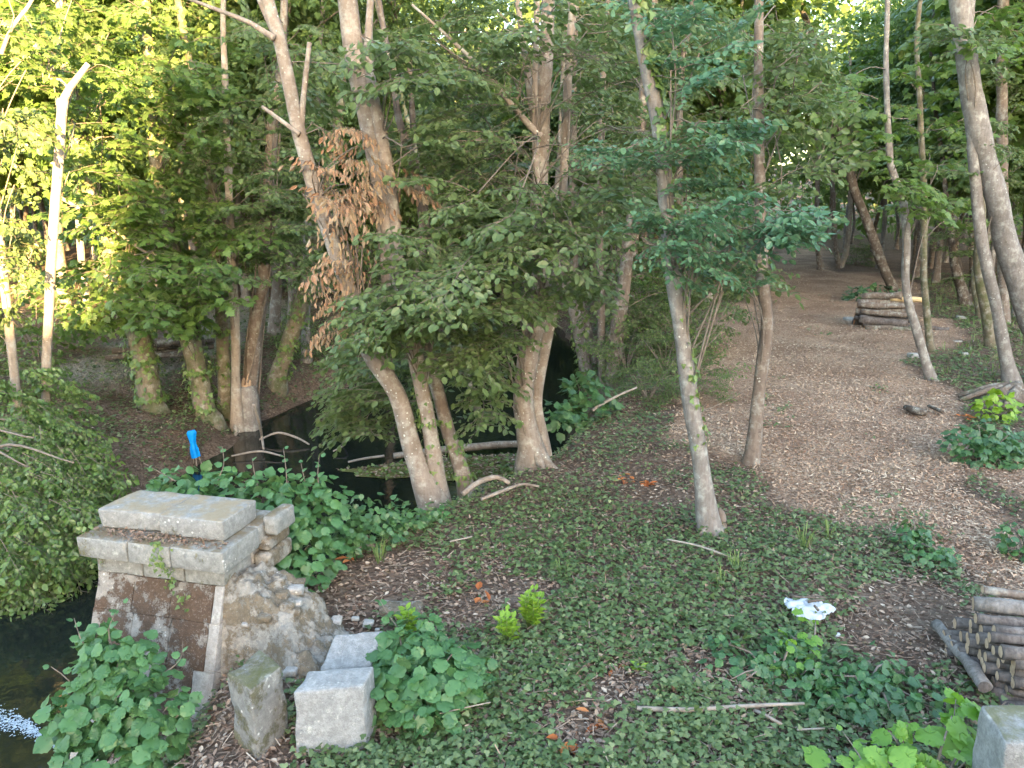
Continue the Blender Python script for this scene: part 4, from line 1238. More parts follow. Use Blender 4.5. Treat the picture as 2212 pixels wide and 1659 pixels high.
for i, (lab, px, zb, bark) in enumerate(Hs):
    t = Tree('path_side_tree', lab, px, None, bark, top=9.5, seed=90 + i, flare=1.25, sides=9, group='stems along the right of the path')
    d = t.base[1]
    X = px[-1][0]
    if i == 4: sp = [((1800, 150, 1960, 380), 10), ((1880, 300, 2040, 480), 8)]
    elif i == 5: sp = [((1900, 120, 2080, 330), 12), ((1940, 330, 2090, 520), 8)]
    elif i == 6: sp = [((1740, 60, 1900, 260), 12), ((1800, 260, 1960, 420), 9)]
    elif i == 10: sp = [((2010, 430, 2120, 620), 14)]
    elif i in (7, 8, 9): sp = [((X - 60, 150, X + 80, 380), 8)]
    else: sp = [((X - 60, 60, X + 60, 420), 8)]
    for rect, n in sp:
        t.fill('maple' if i in (4, 5, 6) else 'hornbeam', rect, (d - 1.5, d + 1.5), n, 1.0, 0.12)
    t.top_crown(14, (2.2, 2.2, 2), 'maple_far')
    t.done(MATS)

# ------------------------------------------------------------------ the wood behind
def proto_tree(i, kind, cz, crad, n, h=11.0, rt=0.10):
    r = rng(300 + i)
    n = int(n * 1.6)
    P = np.array([[0, 0, 0]] + [[r.normal() * .05 * z, r.normal() * .05 * z, z] for z in (1.5, 3.5, 5.5, 7.5, h)])
    Rr = np.linspace(rt, 0.03, len(P))
    tm = trunk_mesh(P, Rr, 300 + i, 1.4, 8, 0, 0.4).mesh('trunk')
    lv, br = MB(), MB()
    cloud(lv, None, kind, (0, 0, cz), crad, n, r, 1.5, shell=0.15)
    for q in range(14):
        z = r.uniform(cz - crad[2] * .8, cz + crad[2] * .5)
        a = r.uniform(0, 6.28)
        s = np.array([np.interp(z, P[:, 2], P[:, k]) for k in range(3)])
        e = s + np.array([math.cos(a) * crad[0] * .7, math.sin(a) * crad[0] * .7, r.uniform(.2, 1.2)])
        join(br, r, s, e, 0.03)
    cm = lv.mesh('crown', smooth=False)
    bm = br.mesh('branches')
    return tm, cm, bm

PT = [proto_tree(0, 'maple_far', 7.2, (2.2, 2.2, 4.0), 120), proto_tree(1, 'hornbeam_far', 7.0, (2.0, 2.0, 4.0), 150), proto_tree(2, 'hornbeam_far', 7.6, (2.3, 2.3, 3.8), 150, rt=0.13),
      proto_tree(3, 'hornbeam_far', 5.0, (2.2, 2.2, 4.2), 170), proto_tree(4, 'maple_far', 5.2, (2.4, 2.4, 4.2), 130, rt=0.14), proto_tree(5, 'hornbeam_far', 5.4, (1.9, 1.9, 4.6), 160, rt=0.08)]
barks = ['bark_brown', 'bark_grey', 'bark_moss', 'bark_dark']
for tm, cm, bm in PT:
    tm.materials.append(M['bark_brown']); cm.materials.append(M['wood']); bm.materials.append(M['twig'])
PT[0][0].materials[0] = M['bark_grey']; PT[4][0].materials[0] = M['bark_moss']; PT[5][0].materials[0] = M['bark_dark']
PT[0][1].materials[0] = M['maple']; PT[4][1].materials[0] = M['maple']

def back_tree(x, y, k, s, rz, label, group):
    z = float(HT(np.array([x]), np.array([y]))[0])
    t = thing('background_tree', (x, y, z - 0.05), label, 'tree', group)
    t.scale = (s, s, s)
    t.rotation_euler = (0, 0, rz)
    tm, cm, bm = PT[k]
    obj('trunk', tm, None, t)
    obj('crown', cm, None, t)['kind'] = 'stuff'
    obj('branches', bm, None, t)['kind'] = 'stuff'

r = rng(77)
spots = []
tries = 0
while len(spots) < 170 and tries < 9000:
    tries += 1
    az = R(r.uniform(-43, 43))
    y = 16.5 * (62 / 16.5) ** r.random()
    x = math.tan(az) * y
    if poly_dist(np.array([x]), np.array([y]), PATH)[0] < 0.7: continue
    xr, xl = np.interp(y, RY, RX), np.interp(y, LY, LX)
    if xl - 0.8 < x < xr + 0.8 and y < 34: continue
    if x < xl and y < 19: continue
    if x > 3 and y < 21: continue
    if any((x - a) ** 2 + (y - b) ** 2 < 1.5 for a, b in spots): continue
    spots.append((x, y))
for x, y in spots:
    right = x > 0.12 * y
    far = math.atan2(x, y) < R(-14)
    k = int(r.integers(0, 3)) if (right or far) else int(r.integers(2, 6))
    knd = ('grey-stemmed maple-leaved', 'slim brown-stemmed small-leaved', 'thicker brown-stemmed small-leaved', 'low-branched brown-stemmed', 'mossy-stemmed maple-leaved', 'dark thin-stemmed low-branched')[k]
    where = 'near' if y < 24 else 'farther' if y < 36 else 'farthest'
    lab = f'{knd} tree in the {where} ' + ('shaded wood beyond the woodchip path' if right else 'wood behind the left bank' if far else 'wood over the dark stream')
    back_tree(x, y, k, r.uniform(0.85, 1.35), r.uniform(0, 6.28), lab, 'trees right of the stream' if right else 'trees of the far left' if far else 'trees over the far stream')

# undergrowth bushes
def proto_bush(i, kind, rad, n, L):
    r = rng(400 + i)
    lv, tw = MB(), MB()
    cloud(lv, tw, kind, (0, 0, rad[2] * .75), rad, n, r, L, centre=(0, 0, -0.3), shell=.3)
    for q in range(7):
        a = r.uniform(0, 6.28)
        tube(tw, [(0, 0, -.1), (math.cos(a) * .2, math.sin(a) * .2, rad[2] * .6), (math.cos(a) * .6 * rad[0], math.sin(a) * .6 * rad[1], rad[2] * 1.3)], [.018, .012, .006], 5, step=.2)
    return lv.mesh('leaves', smooth=False), tw.mesh('stems')
PB = [proto_bush(0, 'hornbeam_far', (1.1, 1.1, .9), 40, .8), proto_bush(1, 'maple_far', (1.0, 1.0, .8), 30, .8), proto_bush(2, 'hornbeam_far', (.8, .8, .5), 28, .6)]
for (lm, sm), mt in zip(PB, ('wood', 'maple', 'wood')):
    lm.materials.append(M[mt]); sm.materials.append(M['twig'])

def back_bush(x, y, k, s, rz, label, group, name='undergrowth_bush'):
    z = float(HT(np.array([x]), np.array([y]))[0])
    t = thing(name, (x, y, z), label, 'bush', group)
    t.scale = (s, s, s); t.rotation_euler = (0, 0, rz)
    obj('leaves', PB[k][0], None, t)['kind'] = 'stuff'
    obj('stems', PB[k][1], None, t)['kind'] = 'stuff'

n_b = 0
while n_b < 46:
    az = R(r.uniform(-42, 42)); y = r.uniform(17, 52); x = math.tan(az) * y
    if poly_dist(np.array([x]), np.array([y]), PATH)[0] < 0.9: continue
    xr, xl = np.interp(y, RY, RX), np.interp(y, LY, LX)
    if xl - .3 < x < xr + .3 and y < 40: continue
    if x < xl and y < 21: continue
    if x > 3 and y < 24: continue
    back_bush(x, y, int(r.integers(0, 3)), r.uniform(.7, 1.3), r.uniform(0, 6.28), 'low leafy undergrowth between the trunks of the shaded wood', 'undergrowth of the wood')
    n_b += 1
for x, y, k, s, lab in ((1.75, 13.2, 0, .45, 'leafy bush on the bank edge right of the thin stems'), (2.3, 15.5, 0, .7, 'dark leafy bush behind the thin stems by the stream'), (2.9, 14.6, 2, .9, 'low bush left of the path in ivy shade'), (3.0, 12.6, 2, .8, 'small leafy bush left of the brown slim tree'), (2.2, 12.4, 2, .7, 'small bush at the foot of the reddish stem'), (3.6, 16.2, 0, .8, 'leafy bush at the path bend behind the brown slim tree'), (3.0, 17.5, 0, 1.0, 'tall leafy bush between the stream stems and the path'),
                        (3.4, 20.5, 1, 1.1, 'leafy bush at the far left edge of the path'), (-8.8, 12.6, 0, 1.0, 'leafy bush at the left edge behind the pole trees'), (-9.5, 15.5, 1, 1.2, 'leafy bush behind the leftmost pole on the slope'),
                        (-4.9, 18.6, 2, 1.0, 'dark ivy bush hanging over the bend of the stream'), (-3.6, 20.0, 0, 1.0, 'leafy bush past the bend of the stream')):
    back_bush(x, y, k, s, x, lab, None, 'leafy_bush')

# far wood that reads as one mass
r = rng(88)
lv = MB()
n = 60000
az = np.radians(r.uniform(-52, 52, n))
dist = r.uniform(58, 96, n)
hz = r.random(n) ** 0.85 * np.where(np.degrees(az) < -14, 13, 24)
P = np.stack([np.tan(az) * dist, dist, hz - 0.5], -1)
place_leaves(lv, 'tiny', P, r.normal(size=(n, 3)) + np.array([0, 0, -.5]), np.stack([r.normal(size=n) * .6, r.normal(size=n) * .6 - .6, np.ones(n)], -1), r.uniform(.5, 1.2, n), r.random(n))
tag(obj('far_wood', lv.mesh('far_wood', smooth=False), M['wood']), 'dense dark wood closing the view far behind', kind='stuff')

# ------------------------------------------------------------------ ground cover
def polar(n, r, a0=-46, a1=46, y0=3.0, y1=34.0, p=1.0):
    az = np.radians(r.uniform(a0, a1, n))
    y = y0 * (y1 / y0) ** (r.random(n) ** p)
    x = np.tan(az) * y
    return x, y

def bank_dist(x, y):
    return x - np.interp(y, RY, RX), np.interp(y, LY, LX) - x

LITTER_PX = [(760, 1300, 1.0), (840, 1230, .6), (1250, 1010, .9), (1420, 1090, .8), (1130, 1290, .45), (1350, 1500, .35), (2050, 1330, 1.0), (1950, 1300, .6), (1900, 1390, .7), (1250, 1610, .32), (500, 1630, .6), (1020, 1330, .4), (1530, 1450, .4), (1460, 1000, .5)]
LP = [(G(x, y)[:2], s) for x, y, s in LITTER_PX]

def ivy_mask(x, y):
    dr, dl = bank_dist(x, y)
    pd = poly_dist(x, y, PATH) + 0.2 * vnoise(x, y, 21, 1.6) + .1 * vnoise(x, y, 22, 5)
    m = 0.72 + 0.5 * vnoise(x, y, 23, 0.75) + 0.45 * vnoise(x, y, 24, 2.4)
    for c, s in LP:
        m = m - 0.85 * np.exp(-((x - c[0]) ** 2 + (y - c[1]) ** 2) / (2 * (0.42 * s) ** 2))
    m = np.where(pd < 0.12, np.clip(vnoise(x, y, 27, 1.4) + .6 * vnoise(x, y, 28, 4) - .95, -1, .35), m)
    m = np.where((pd < 0.6) & (y < 14), m + .25, m)
    m = np.where(dr > 0.0, m, np.where(dl > 0.1, 0.72 + 0.5 * vnoise(x, y, 25, 0.9) + .5 * vnoise(x, y, 26, 2.2) - sstep(3, 6, dl) * .7, -1))
    return m

r = rng(5)
x, y = polar(320000, r, -46, 58, y0=3.2)
m = ivy_mask(x, y)
keep = r.random(len(x)) < np.clip(m, 0, 0.72)
x, y = x[keep], y[keep]
z = HT(x, y)
n = len(x)
patch = vnoise(x, y, 31, 0.6) * .5 + vnoise(x, y, 32, 2.0) * .5
hgt = np.abs(r.normal(0.035, 0.03, n)) + 0.03 * np.clip(patch, 0, 1)
lv = MB()
place_leaves(lv, 'ivy', np.stack([x, y, z + hgt + .008], -1), np.stack([r.normal(size=n), r.normal(size=n), r.normal(size=n) * .25 - .15], -1),
             np.stack([r.normal(size=n) * .38, r.normal(size=n) * .38 - .12, np.ones(n)], -1), r.uniform(.026, .056, n) * (1 + np.clip((y - 9) / 12, 0, .9)), np.clip(.46 + .18 * patch + r.normal(0, .22, n), 0, 1))
tag(obj('ground_ivy', lv.mesh('ground_ivy', smooth=False), M['ivy']), 'low ivy carpeting the clearing between path and stream', kind='stuff')

x, y = polar(140000, r, -46, 58, y0=3.2)
dr, dl = bank_dist(x, y)
pd = poly_dist(x, y, PATH)
keep = ((dr > 0.1) | (dl > 0.05)) & (r.random(len(x)) < np.where(pd < 0, 0.10, np.where(dl > 0, .7, .62)))
x, y = x[keep], y[keep]; z = HT(x, y); n = len(x)
lv = MB()
place_leaves(lv, 'litter', np.stack([x, y, z + .012 + np.abs(r.normal(0, .012, n))], -1), np.stack([r.normal(size=n), r.normal(size=n), r.normal(size=n) * .2], -1),
             np.stack([r.normal(size=n) * .4, r.normal(size=n) * .4, np.ones(n)], -1), r.uniform(.018, .055, n), np.clip(r.normal(.45, .26, n), 0, 1))
sel = r.random(n) < .45
m2 = int(sel.sum())
place_leaves(lv, 'straw', np.stack([x[sel], y[sel], z[sel] + .02 + np.abs(r.normal(0, .012, m2))], -1) + r.normal(size=(m2, 3)) * np.array([.05, .05, 0]), np.stack([r.normal(size=m2), r.normal(size=m2), r.normal(size=m2) * .15], -1),
             np.stack([r.normal(size=m2) * .4, r.normal(size=m2) * .4, np.ones(m2)], -1), r.uniform(.03, .12, m2), np.clip(r.normal(.42, .25, m2), 0, 1))
tag(obj('leaf_litter', lv.mesh('leaf_litter', smooth=False), M['litter']), 'dry brown fallen leaves scattered over the forest floor', kind='stuff')

x, y = polar(260000, r, 0, 48, 4.5, 60, 0.9)
pd = poly_dist(x, y, PATH) + 0.2 * vnoise(x, y, 41, 1.6) + .12 * vnoise(x, y, 42, 5)
keep = (pd < 0.05) | (r.random(len(x)) < 0.06 * (pd < .8))
x, y = x[keep], y[keep]; z = HT(x, y); n = len(x)
lv = MB()
tone = .5 + .22 * vnoise(x, y, 43, .7) + .15 * vnoise(x, y, 44, 2.5)
place_leaves(lv, 'chip', np.stack([x, y, z + .008 + np.abs(r.normal(0, .012, n))], -1), np.stack([r.normal(size=n), r.normal(size=n), r.normal(size=n) * .25], -1),
             np.stack([r.normal(size=n) * .4, r.normal(size=n) * .4, np.ones(n)], -1), r.uniform(.018, .055, n), np.clip(tone + r.normal(0, .22, n), 0, 1))
tag(obj('wood_chips', lv.mesh('wood_chips', smooth=False), M['chips']), 'pale wood chips strewn over the path', kind='stuff')

# thin twigs lying everywhere
tw = MB()
x, y = polar(420, r, -30, 44, 3.4, 16)
dr, dl = bank_dist(x, y)
for xx, yy, d1_, d2_ in zip(x, y, dr, dl):
    if d1_ < .2 and d2_ < .2: continue
    L = abs(r.normal(.09, .09)) + .03
    a = r.uniform(0, 6.28)
    q = np.array([[xx + math.cos(a + .4 * t * r.normal()) * L * t, yy + math.sin(a) * L * t] for t in (-1, -.3, .3, 1)])
    tube(tw, np.column_stack([q, HT(q[:, 0], q[:, 1]) + .03 + r.random(4) * .03]), [.003, .004, .003, .0015], 4, cap=False)
tag(obj('twig_litter', tw.mesh('twig_litter'), M['twig_l']), 'thin dry twigs lying among the ivy', kind='stuff')

# far herbs on the right of the path and tufts of grass
bl = MB()
def tuft(c, n, h, spread):
    for k in range(n):
        a = r.uniform(0, 6.28)
        o = np.array([math.cos(a), math.sin(a), 0])
        p0 = c + o * r.uniform(0, spread * .4)
        p1 = p0 + o * h * .25 + np.array([0, 0, h * r.uniform(.5, .9)])
        p2 = p1 + o * h * .4 + np.array([0, 0, h * r.uniform(-.1, .25)])
        s = np.cross(o, [0, 0, 1]) * .004
        bl.add([p0 - s, p0 + s, p1 + s, p1 - s, p2], [(3, 2, 4)], [(0, 1, 2, 3)], r.random())
for X, Y, n, h in ((2010, 1370, 0, 0), (1735, 1190, 26, .28), (1790, 1165, 16, .2), (1590, 1240, 22, .22), (1215, 1245, 10, .18), (820, 1215, 14, .2), (1560, 1265, 14, .18)):
    if n: tuft(G(X, Y, .0), n, h, .12)
for k in range(1500):
    xx = r.uniform(6, 17); yy = r.uniform(14, 32)
    if poly_dist(np.array([xx]), np.array([yy]), PATH)[0] < .25: continue
    tuft(np.array([xx, yy, float(HT(np.array([xx]), np.array([yy]))[0])]), 4, r.uniform(.1, .28), .2)
tag(obj('grass_tufts', bl.mesh('grass_tufts', smooth=False), M['grass']), 'thin grass growing in tufts by the path', kind='stuff')

# ------------------------------------------------------------------ shrubs with single leaves
def leaf_mesh(name, VT, mat):
    b = MB()
    b.add(VT[0], VT[1])
    me = b.mesh(name)
    me.materials.append(M[mat])
    return me
LM = {'bush': [leaf_mesh('leaf', round_leaf(12, .035, .22, s), 'bush') for s in range(4)],
      'lime': [leaf_mesh('leaf', round_leaf(16, .05, .2, 10 + s, .18), 'lime') for s in range(3)],
      'bramble': [leaf_mesh('leaf', round_leaf(10, .05, .2, 20 + s, .3), 'bramble') for s in range(3)],
      'bright': [leaf_mesh('leaf', LEAF['lance'], 'bright')],
      'bright_round': [leaf_mesh('leaf', round_leaf(8, .03, .2, 30, .3), 'bright')],
      'orange': [leaf_mesh('leaf', LEAF['dead'], 'orange'), leaf_mesh('leaf', LEAF['litter'], 'orange')]}

def one_leaf(root, base, kind, p, y, z, s, r, wide=1.0):
    ms = LM[kind]
    y = nrm(y); x = nrm(np.cross(y, z)); z = np.cross(x, y)
    o = obj('leaf', ms[int(r.integers(len(ms)))], None, root)
    A = np.eye(4)
    A[:3, 0], A[:3, 1], A[:3, 2], A[:3, 3] = x * s * wide, y * s, z * s, p - base
    o.matrix_local = Matrix(A.tolist())
    return o

def shrub(name, label, cat, base, lobes, n_out, n_in, size, kind, seed, stems=8, inmat='bush_in', face=(0, -0.7, 0.5), stem_mat='twig'):
    """lobes: ellipsoids (centre, radii); leaves lie shingled on the side that faces the light"""
    r = rng(seed)
    base = np.asarray(base, float)
    root = thing(name, base, label, cat)
    lob = [(np.asarray(c, float), np.asarray(q, float)) for c, q in lobes]
    w = np.array([q[0] * q[2] for c, q in lob]); w = w / w.sum()
    f = np.asarray(face)
    tips = []
    def sample(q0, q1):
        c, q = lob[r.choice(len(lob), p=w)]
        while True:
            d = nrm(r.normal(size=3))
            if d @ f > -0.45: break
        return c + d * q * r.uniform(q0, q1), d
    cnt = 0
    while cnt < n_out:
        p, d = sample(.82, 1.08)
        if p[2] < base[2] - .1: continue
        z = d * .8 + np.array([0, -.25, .75]) + r.normal(size=3) * .28
        y = np.array([d[0], d[1], -.5]) + r.normal(size=3) * .45
        s = size * r.uniform(.55, 1.15)
        one_leaf(root, base, kind, p, y, z, s, r)
        tips.append(p); cnt += 1
    if n_in:
        b = MB()
        PP, YY_, ZZ_ = [], [], []
        for k in range(n_in):
            p, d = sample(.25, .85)
            PP.append(p); YY_.append(np.array([d[0], d[1], -.5]) + r.normal(size=3) * .5); ZZ_.append(d * .6 + np.array([0, 0, .8]) + r.normal(size=3) * .35)
        place_leaves(b, 'round', PP, np.array(YY_), np.array(ZZ_), size * r.uniform(.6, 1.1, n_in), r.random(n_in))
        obj('inner_leaves', b.mesh('inner_leaves', base, smooth=False), M[inmat], root)['kind'] = 'stuff'
    for k in range(stems):
        p = tips[int(r.integers(len(tips)))]
        b = MB()
        foot = base + np.array([r.normal() * .05, r.normal() * .05, -.08])
        tube(b, [foot, (foot + p) / 2 + np.array([0, 0, .12]), p], [.011, .008, .003], 5, step=.1)
        obj('stem', b.mesh('stem', base), M[stem_mat], root)
    return root, base, r

def shoot(root, base, r, p0, p1, n, size, kind):
    """an upright leafy shoot, leaves in pairs getting smaller"""
    p0, p1 = np.asarray(p0), np.asarray(p1)
    b = MB()
    m = (p0 + p1) / 2 + np.array([r.normal() * .03, 0, 0])
    P = smooth_path([p0, m, p1], .05)
    tube(b, P, np.linspace(.006, .002, len(P)), 5)
    obj('stem', b.mesh('stem', base), M['twig'], root)
    for k in range(n):
        t = k / n
        p = P[min(len(P) - 1, int(t * len(P)))]
        a = k * 2.4
        o = np.array([math.cos(a), math.sin(a), 0])
        one_leaf(root, base, kind, p + o * .01, o + np.array([0, -.2, -.1 + t * .5]), np.array([0, -.5, .8]) + o * -.1, size * (1 - .62 * t) * r.uniform(.85, 1.1), r)

# bush in front of the pier
c = lambda X, Y, d: D(X, Y, d)
root, base, rr = shrub('round_leaved_bush', 'round-leaved green bush growing in front of the mossy pier face', 'bush', (-2.75, 4.25, -0.95),
      [(c(255, 1440, 4.55), (.26, .22, .24)), (c(190, 1540, 4.35), (.26, .22, .22)), (c(310, 1530, 4.35), (.27, .22, .24)), (c(260, 1630, 4.2), (.34, .25, .26)), (c(215, 1390, 4.7), (.12, .1, .16))], 270, 330, 0.098, 'bush', 501, 10)
shoot(root, base, rr, c(250, 1420, 4.6), c(262, 1300, 4.6), 9, .085, 'bush')
shoot(root, base, rr, c(200, 1420, 4.6), c(160, 1335, 4.6), 8, .085, 'bush')
shoot(root, base, rr, c(330, 1470, 4.5), c(395, 1385, 4.4), 6, .09, 'bush')
shoot(root, base, rr, c(150, 1500, 4.4), c(110, 1440, 4.4), 5, .08, 'bush')
# bush behind the pier
root, base, rr = shrub('round_leaved_bush', 'tall pale green vine bush behind the pier cap at the water edge', 'bush', (-2.2, 6.45, -0.55),
      [(c(600, 1110, 6.4), (.42, .3, .34)), (c(520, 1060, 6.6), (.40, .25, .22)), (c(660, 1170, 6.2), (.36, .3, .32)), (c(690, 1080, 6.5), (.22, .2, .26)), (c(400, 1040, 6.7), (.36, .2, .14)), (c(630, 1230, 5.9), (.26, .22, .22))], 290, 420, 0.10, 'bush', 502, 10)
for (a, b_, n) in (((470, 1040), (480, 965), 8), ((620, 1060), (612, 968), 9), ((690, 1060), (690, 985), 9), ((560, 1060), (545, 990), 6), ((380, 1040), (310, 1000), 6), ((665, 1080), (650, 1000), 7)):
    shoot(root, base, rr, c(*a, 6.5), c(*b_, 6.5), n, .09, 'bush')
# smaller bush further right on the bank edge
shrub('leafy_bush', 'smaller-leaved bush on the bank edge between pier bush and leaning trunks', 'bush', G(820, 1200, -.15),
      [(c(800, 1130, 6.9), (.30, .25, .28)), (c(745, 1150, 6.7), (.22, .2, .26)), (c(860, 1120, 7.2), (.22, .2, .16)), (c(930, 1110, 7.5), (.26, .2, .13))], 240, 420, 0.066, 'bramble', 503, 8)
# bush right of the fallen blocks
root, base, rr = shrub('round_leaved_bush', 'round-leaved green bush spreading right of the fallen blocks', 'bush', G(900, 1545, 0),
      [(c(890, 1420, 4.75), (.25, .2, .18)), (c(860, 1485, 4.5), (.26, .2, .17)), (c(940, 1470, 4.5), (.28, .2, .18)), (c(990, 1435, 4.65), (.20, .18, .12)), (c(920, 1530, 4.3), (.20, .15, .1)), (c(900, 1370, 4.95), (.18, .15, .12))], 285, 260, 0.10, 'bush', 504, 6)
shoot(root, base, rr, c(880, 1380, 5.1), c(820, 1295, 5.2), 8, .1, 'bush')
shoot(root, base, rr, c(930, 1390, 5.1), c(945, 1330, 5.2), 5, .1, 'bush')
# lime-green plant in the lower right corner
root, base, rr = shrub('lime_leaved_plant', 'large-leaved lime green plant in the lower right foreground', 'plant', G(1990, 1760, 0),
      [(c(1950, 1620, 3.75), (.17, .15, .14)), (c(2050, 1610, 3.75), (.19, .15, .17)), (c(2070, 1550, 3.85), (.11, .1, .13)), (c(1900, 1650, 3.65), (.16, .14, .10)), (c(2020, 1690, 3.5), (.3, .2, .16)), (c(1850, 1690, 3.5), (.16, .14, .1))], 75, 0, 0.125, 'lime', 505, 8)
shoot(root, base, rr, c(2060, 1600, 3.8), c(2065, 1510, 3.9), 7, .13, 'lime')
shoot(root, base, rr, c(1950, 1640, 3.7), c(1960, 1565, 3.8), 6, .11, 'lime')
shoot(root, base, rr, c(1880, 1680, 3.6), c(1820, 1580, 3.8), 7, .075, 'lime')
# bramble patches
for i, (lab, X, Y, d, lob, n, kd) in enumerate((
        ('dark bramble patch just below the white cloth', 1690, 1440, 5.1, [((1640, 1400), (.34, .3, .13)), ((1720, 1440), (.3, .3, .12)), ((1600, 1440), (.22, .22, .1))], 130, 'bramble'),
        ('brighter bramble sprays under the white cloth', 1735, 1400, 5.3, [((1740, 1370), (.15, .14, .14)), ((1710, 1420), (.16, .14, .12))], 34, 'lime'),
        ('low bramble patch left of the near woodpile', 1890, 1480, 4.9, [((1870, 1450), (.3, .26, .12)), ((1830, 1500), (.3, .22, .13)), ((1950, 1490), (.3, .22, .1)), ((1770, 1500), (.2, .2, .12))], 170, 'bramble'),
        ('dark holly-like seedling by the path edge', 1970, 1150, 7.0, [((1968, 1150), (.17, .17, .14)), ((2010, 1190), (.24, .15, .08))], 80, 'bramble'),
        ('dark leafy tuft at the right frame edge by the path', 2215, 1180, 6.7, [((2210, 1170), (.2, .2, .2))], 60, 'bramble'))):
    shrub('bramble', lab, 'bramble', G(X, Y + 30, 0), [(D(a[0], a[1], G(a[0], a[1] + 30, 0)[1]), q) for a, q in lob], n, n if kd == 'bramble' else 0, 0.068 if kd == 'bramble' else .075, kd, 520 + i, 6)
# rounded bushes at the right
shrub('leafy_bush', 'rounded dense green bush at the right side of the path', 'bush', G(2120, 1000, 0), [(G(2120, 1000, 0) + np.array([0, 0, .22]), (.44, .4, .30)), (G(2150, 990, 0) + np.array([.1, 0, .15]), (.3, .3, .25))], 220, 300, 0.085, 'bramble', 530, 8)
shrub('bright_plant', 'bright yellow-green young plant above the rounded bush on the right', 'plant', G(2150, 905, 0), [(G(2148, 905, 0) + np.array([0, 0, .2]), (.26, .24, .2))], 90, 0, 0.11, 'bright_round', 531, 6)
shrub('leafy_bush', 'big-leaved bush at the water gap below the thin bank stems', 'bush', G(1260, 905, -.2), [(G(1265, 905, -.1) + np.array([0, 0, .35]), (.42, .36, .42)), (G(1245, 920, -.1) + np.array([-.2, 0, .15]), (.35, .3, .25))], 110, 160, 0.13, 'bramble', 532, 8)
shrub('fern_clump', 'green leafy clump behind the far log pile', 'plant', G(1895, 650, 0), [(G(1890, 650, 0) + np.array([0, 0, .15]), (.9, .7, .35))], 150, 0, 0.16, 'bramble', 533, 5)

# bright seedlings
for i, (lab, X, Y, h, n) in enumerate((('larger of two bright yellow-green seedlings in the ivy', 1147, 1362, .30, 190), ('smaller bright seedling left of the larger one', 1095, 1390, .24, 90),
                                      ('bright seedling half hidden by the round-leaved bush', 892, 1385, .24, 80), ('tiny bright seedling alone in the ivy right of centre', 1380, 1465, .12, 22))):
    b0 = G(X, Y, 0.0)
    root = thing('bright_seedling', b0, lab, 'seedling', 'bright seedlings')
    r = rng(600 + i)
    ns = max(2, n // 12)
    for s_ in range(ns):
        a = r.uniform(0, 6.28)
        tip = b0 + np.array([math.cos(a) * h * .4 * r.random(), math.sin(a) * h * .3 * r.random(), h * r.uniform(.6, 1.1)])
        b = MB()
        tube(b, [b0 + (tip - b0) * np.array([.5, .5, 0]), tip], [.004, .003], 4)
        obj('stem', b.mesh('stem', b0), M['grass'], root)
        for k in range(n // ns):
            t = .35 + .65 * k / (n // ns)
            p = b0 + (tip - b0) * np.array([.5 + t * .5, .5 + t * .5, t])
            aa = k * 2.4
            one_leaf(root, b0, 'bright', p, np.array([math.cos(aa), math.sin(aa), .1 + .4 * t]), np.array([0, -.2, 1]), .075 * r.uniform(.7, 1.1), r, 1.5)

# alder foliage hanging over the water at the left edge
ba = np.array([-7.4, 9.6, -0.7])
root = thing('alder_bush', ba, 'dense small-leaved bush hanging over the water at the left edge', 'bush')
r = rng(640)
lv, tw = MB(), MB()
for (X, Y, d, rad, n) in ((60, 1080, 9.0, (.9, .7, .55), 60), (120, 1120, 8.6, (.7, .6, .45), 46), (40, 1200, 8.2, (.8, .6, .4), 46), (60, 960, 9.8, (.9, .8, .5), 46), (150, 1040, 9.2, (.6, .5, .4), 26), (-40, 1100, 8.6, (.9, .8, .8), 40), (40, 860, 10.4, (.8, .8, .5), 30), (110, 1190, 8.2, (.45, .4, .3), 18), (50, 1270, 7.9, (.3, .3, .25), 10)):
    cloud(lv, tw, 'alder', D(X, Y, d), rad, n, r, .55, centre=ba + np.array([0, 0, .5]), shell=.2, droop=.5)
for k in range(12):
    e = D(r.uniform(-20, 180), r.uniform(900, 1240), r.uniform(8.2, 10))
    tube(tw, [ba, (ba + e) / 2 + np.array([0, 0, .5]), e], [.03, .02, .008], 6, step=.2)
obj('crown', lv.mesh('crown', ba, smooth=False), M['alder'], root)['kind'] = 'stuff'
obj('branches', tw.mesh('branches', ba), M['twig'], root)['kind'] = 'stuff'

# ------------------------------------------------------------------ logs
def log(p0, p1, rad, label, group, seed, end_mat='log_end', bark='log_bark', name='log', both=True, flat=None):
    p0, p1 = np.asarray(p0, float), np.asarray(p1, float)
    d = nrm(p1 - p0)
    b = MB()
    n = 9
    P = p0 + (p1 - p0) * np.linspace(0, 1, n)[:, None]
    r = rng(seed)
    P = P + np.cumsum(r.normal(size=(n, 3)) * rad * .11, axis=0)
    mid = (p0 + p1) / 2
    tube(b, P - mid, rad * (1 + .10 * r.normal(size=n)), 12, 0.2, seed)
    o = obj(name, b.mesh(name), M[bark], None, mid)
    tag(o, label, 'log', group)
    for k, (e, dd) in enumerate(((P[0], -d), (P[-1], d))):
        if k and not both: break
        c_ = MB()
        ref = nrm(np.cross(dd, [0.3, 0.2, 1]))
        w = np.cross(dd, ref)
        a = np.arange(12) * 2 * np.pi / 12
        rr_ = rad * .93 * (1 + .05 * r.normal(size=12))
        ring = e + dd * .004 + (np.cos(a) * rr_)[:, None] * ref + (np.sin(a) * rr_)[:, None] * w
        c_.add(np.vstack([ring, e + dd * .006]) - mid, [(12, q, (q + 1) % 12) for q in range(12)])
        obj('cut_end', c_.mesh('cut_end', smooth=False), M[end_mat], o)
    return o

r = rng(700)
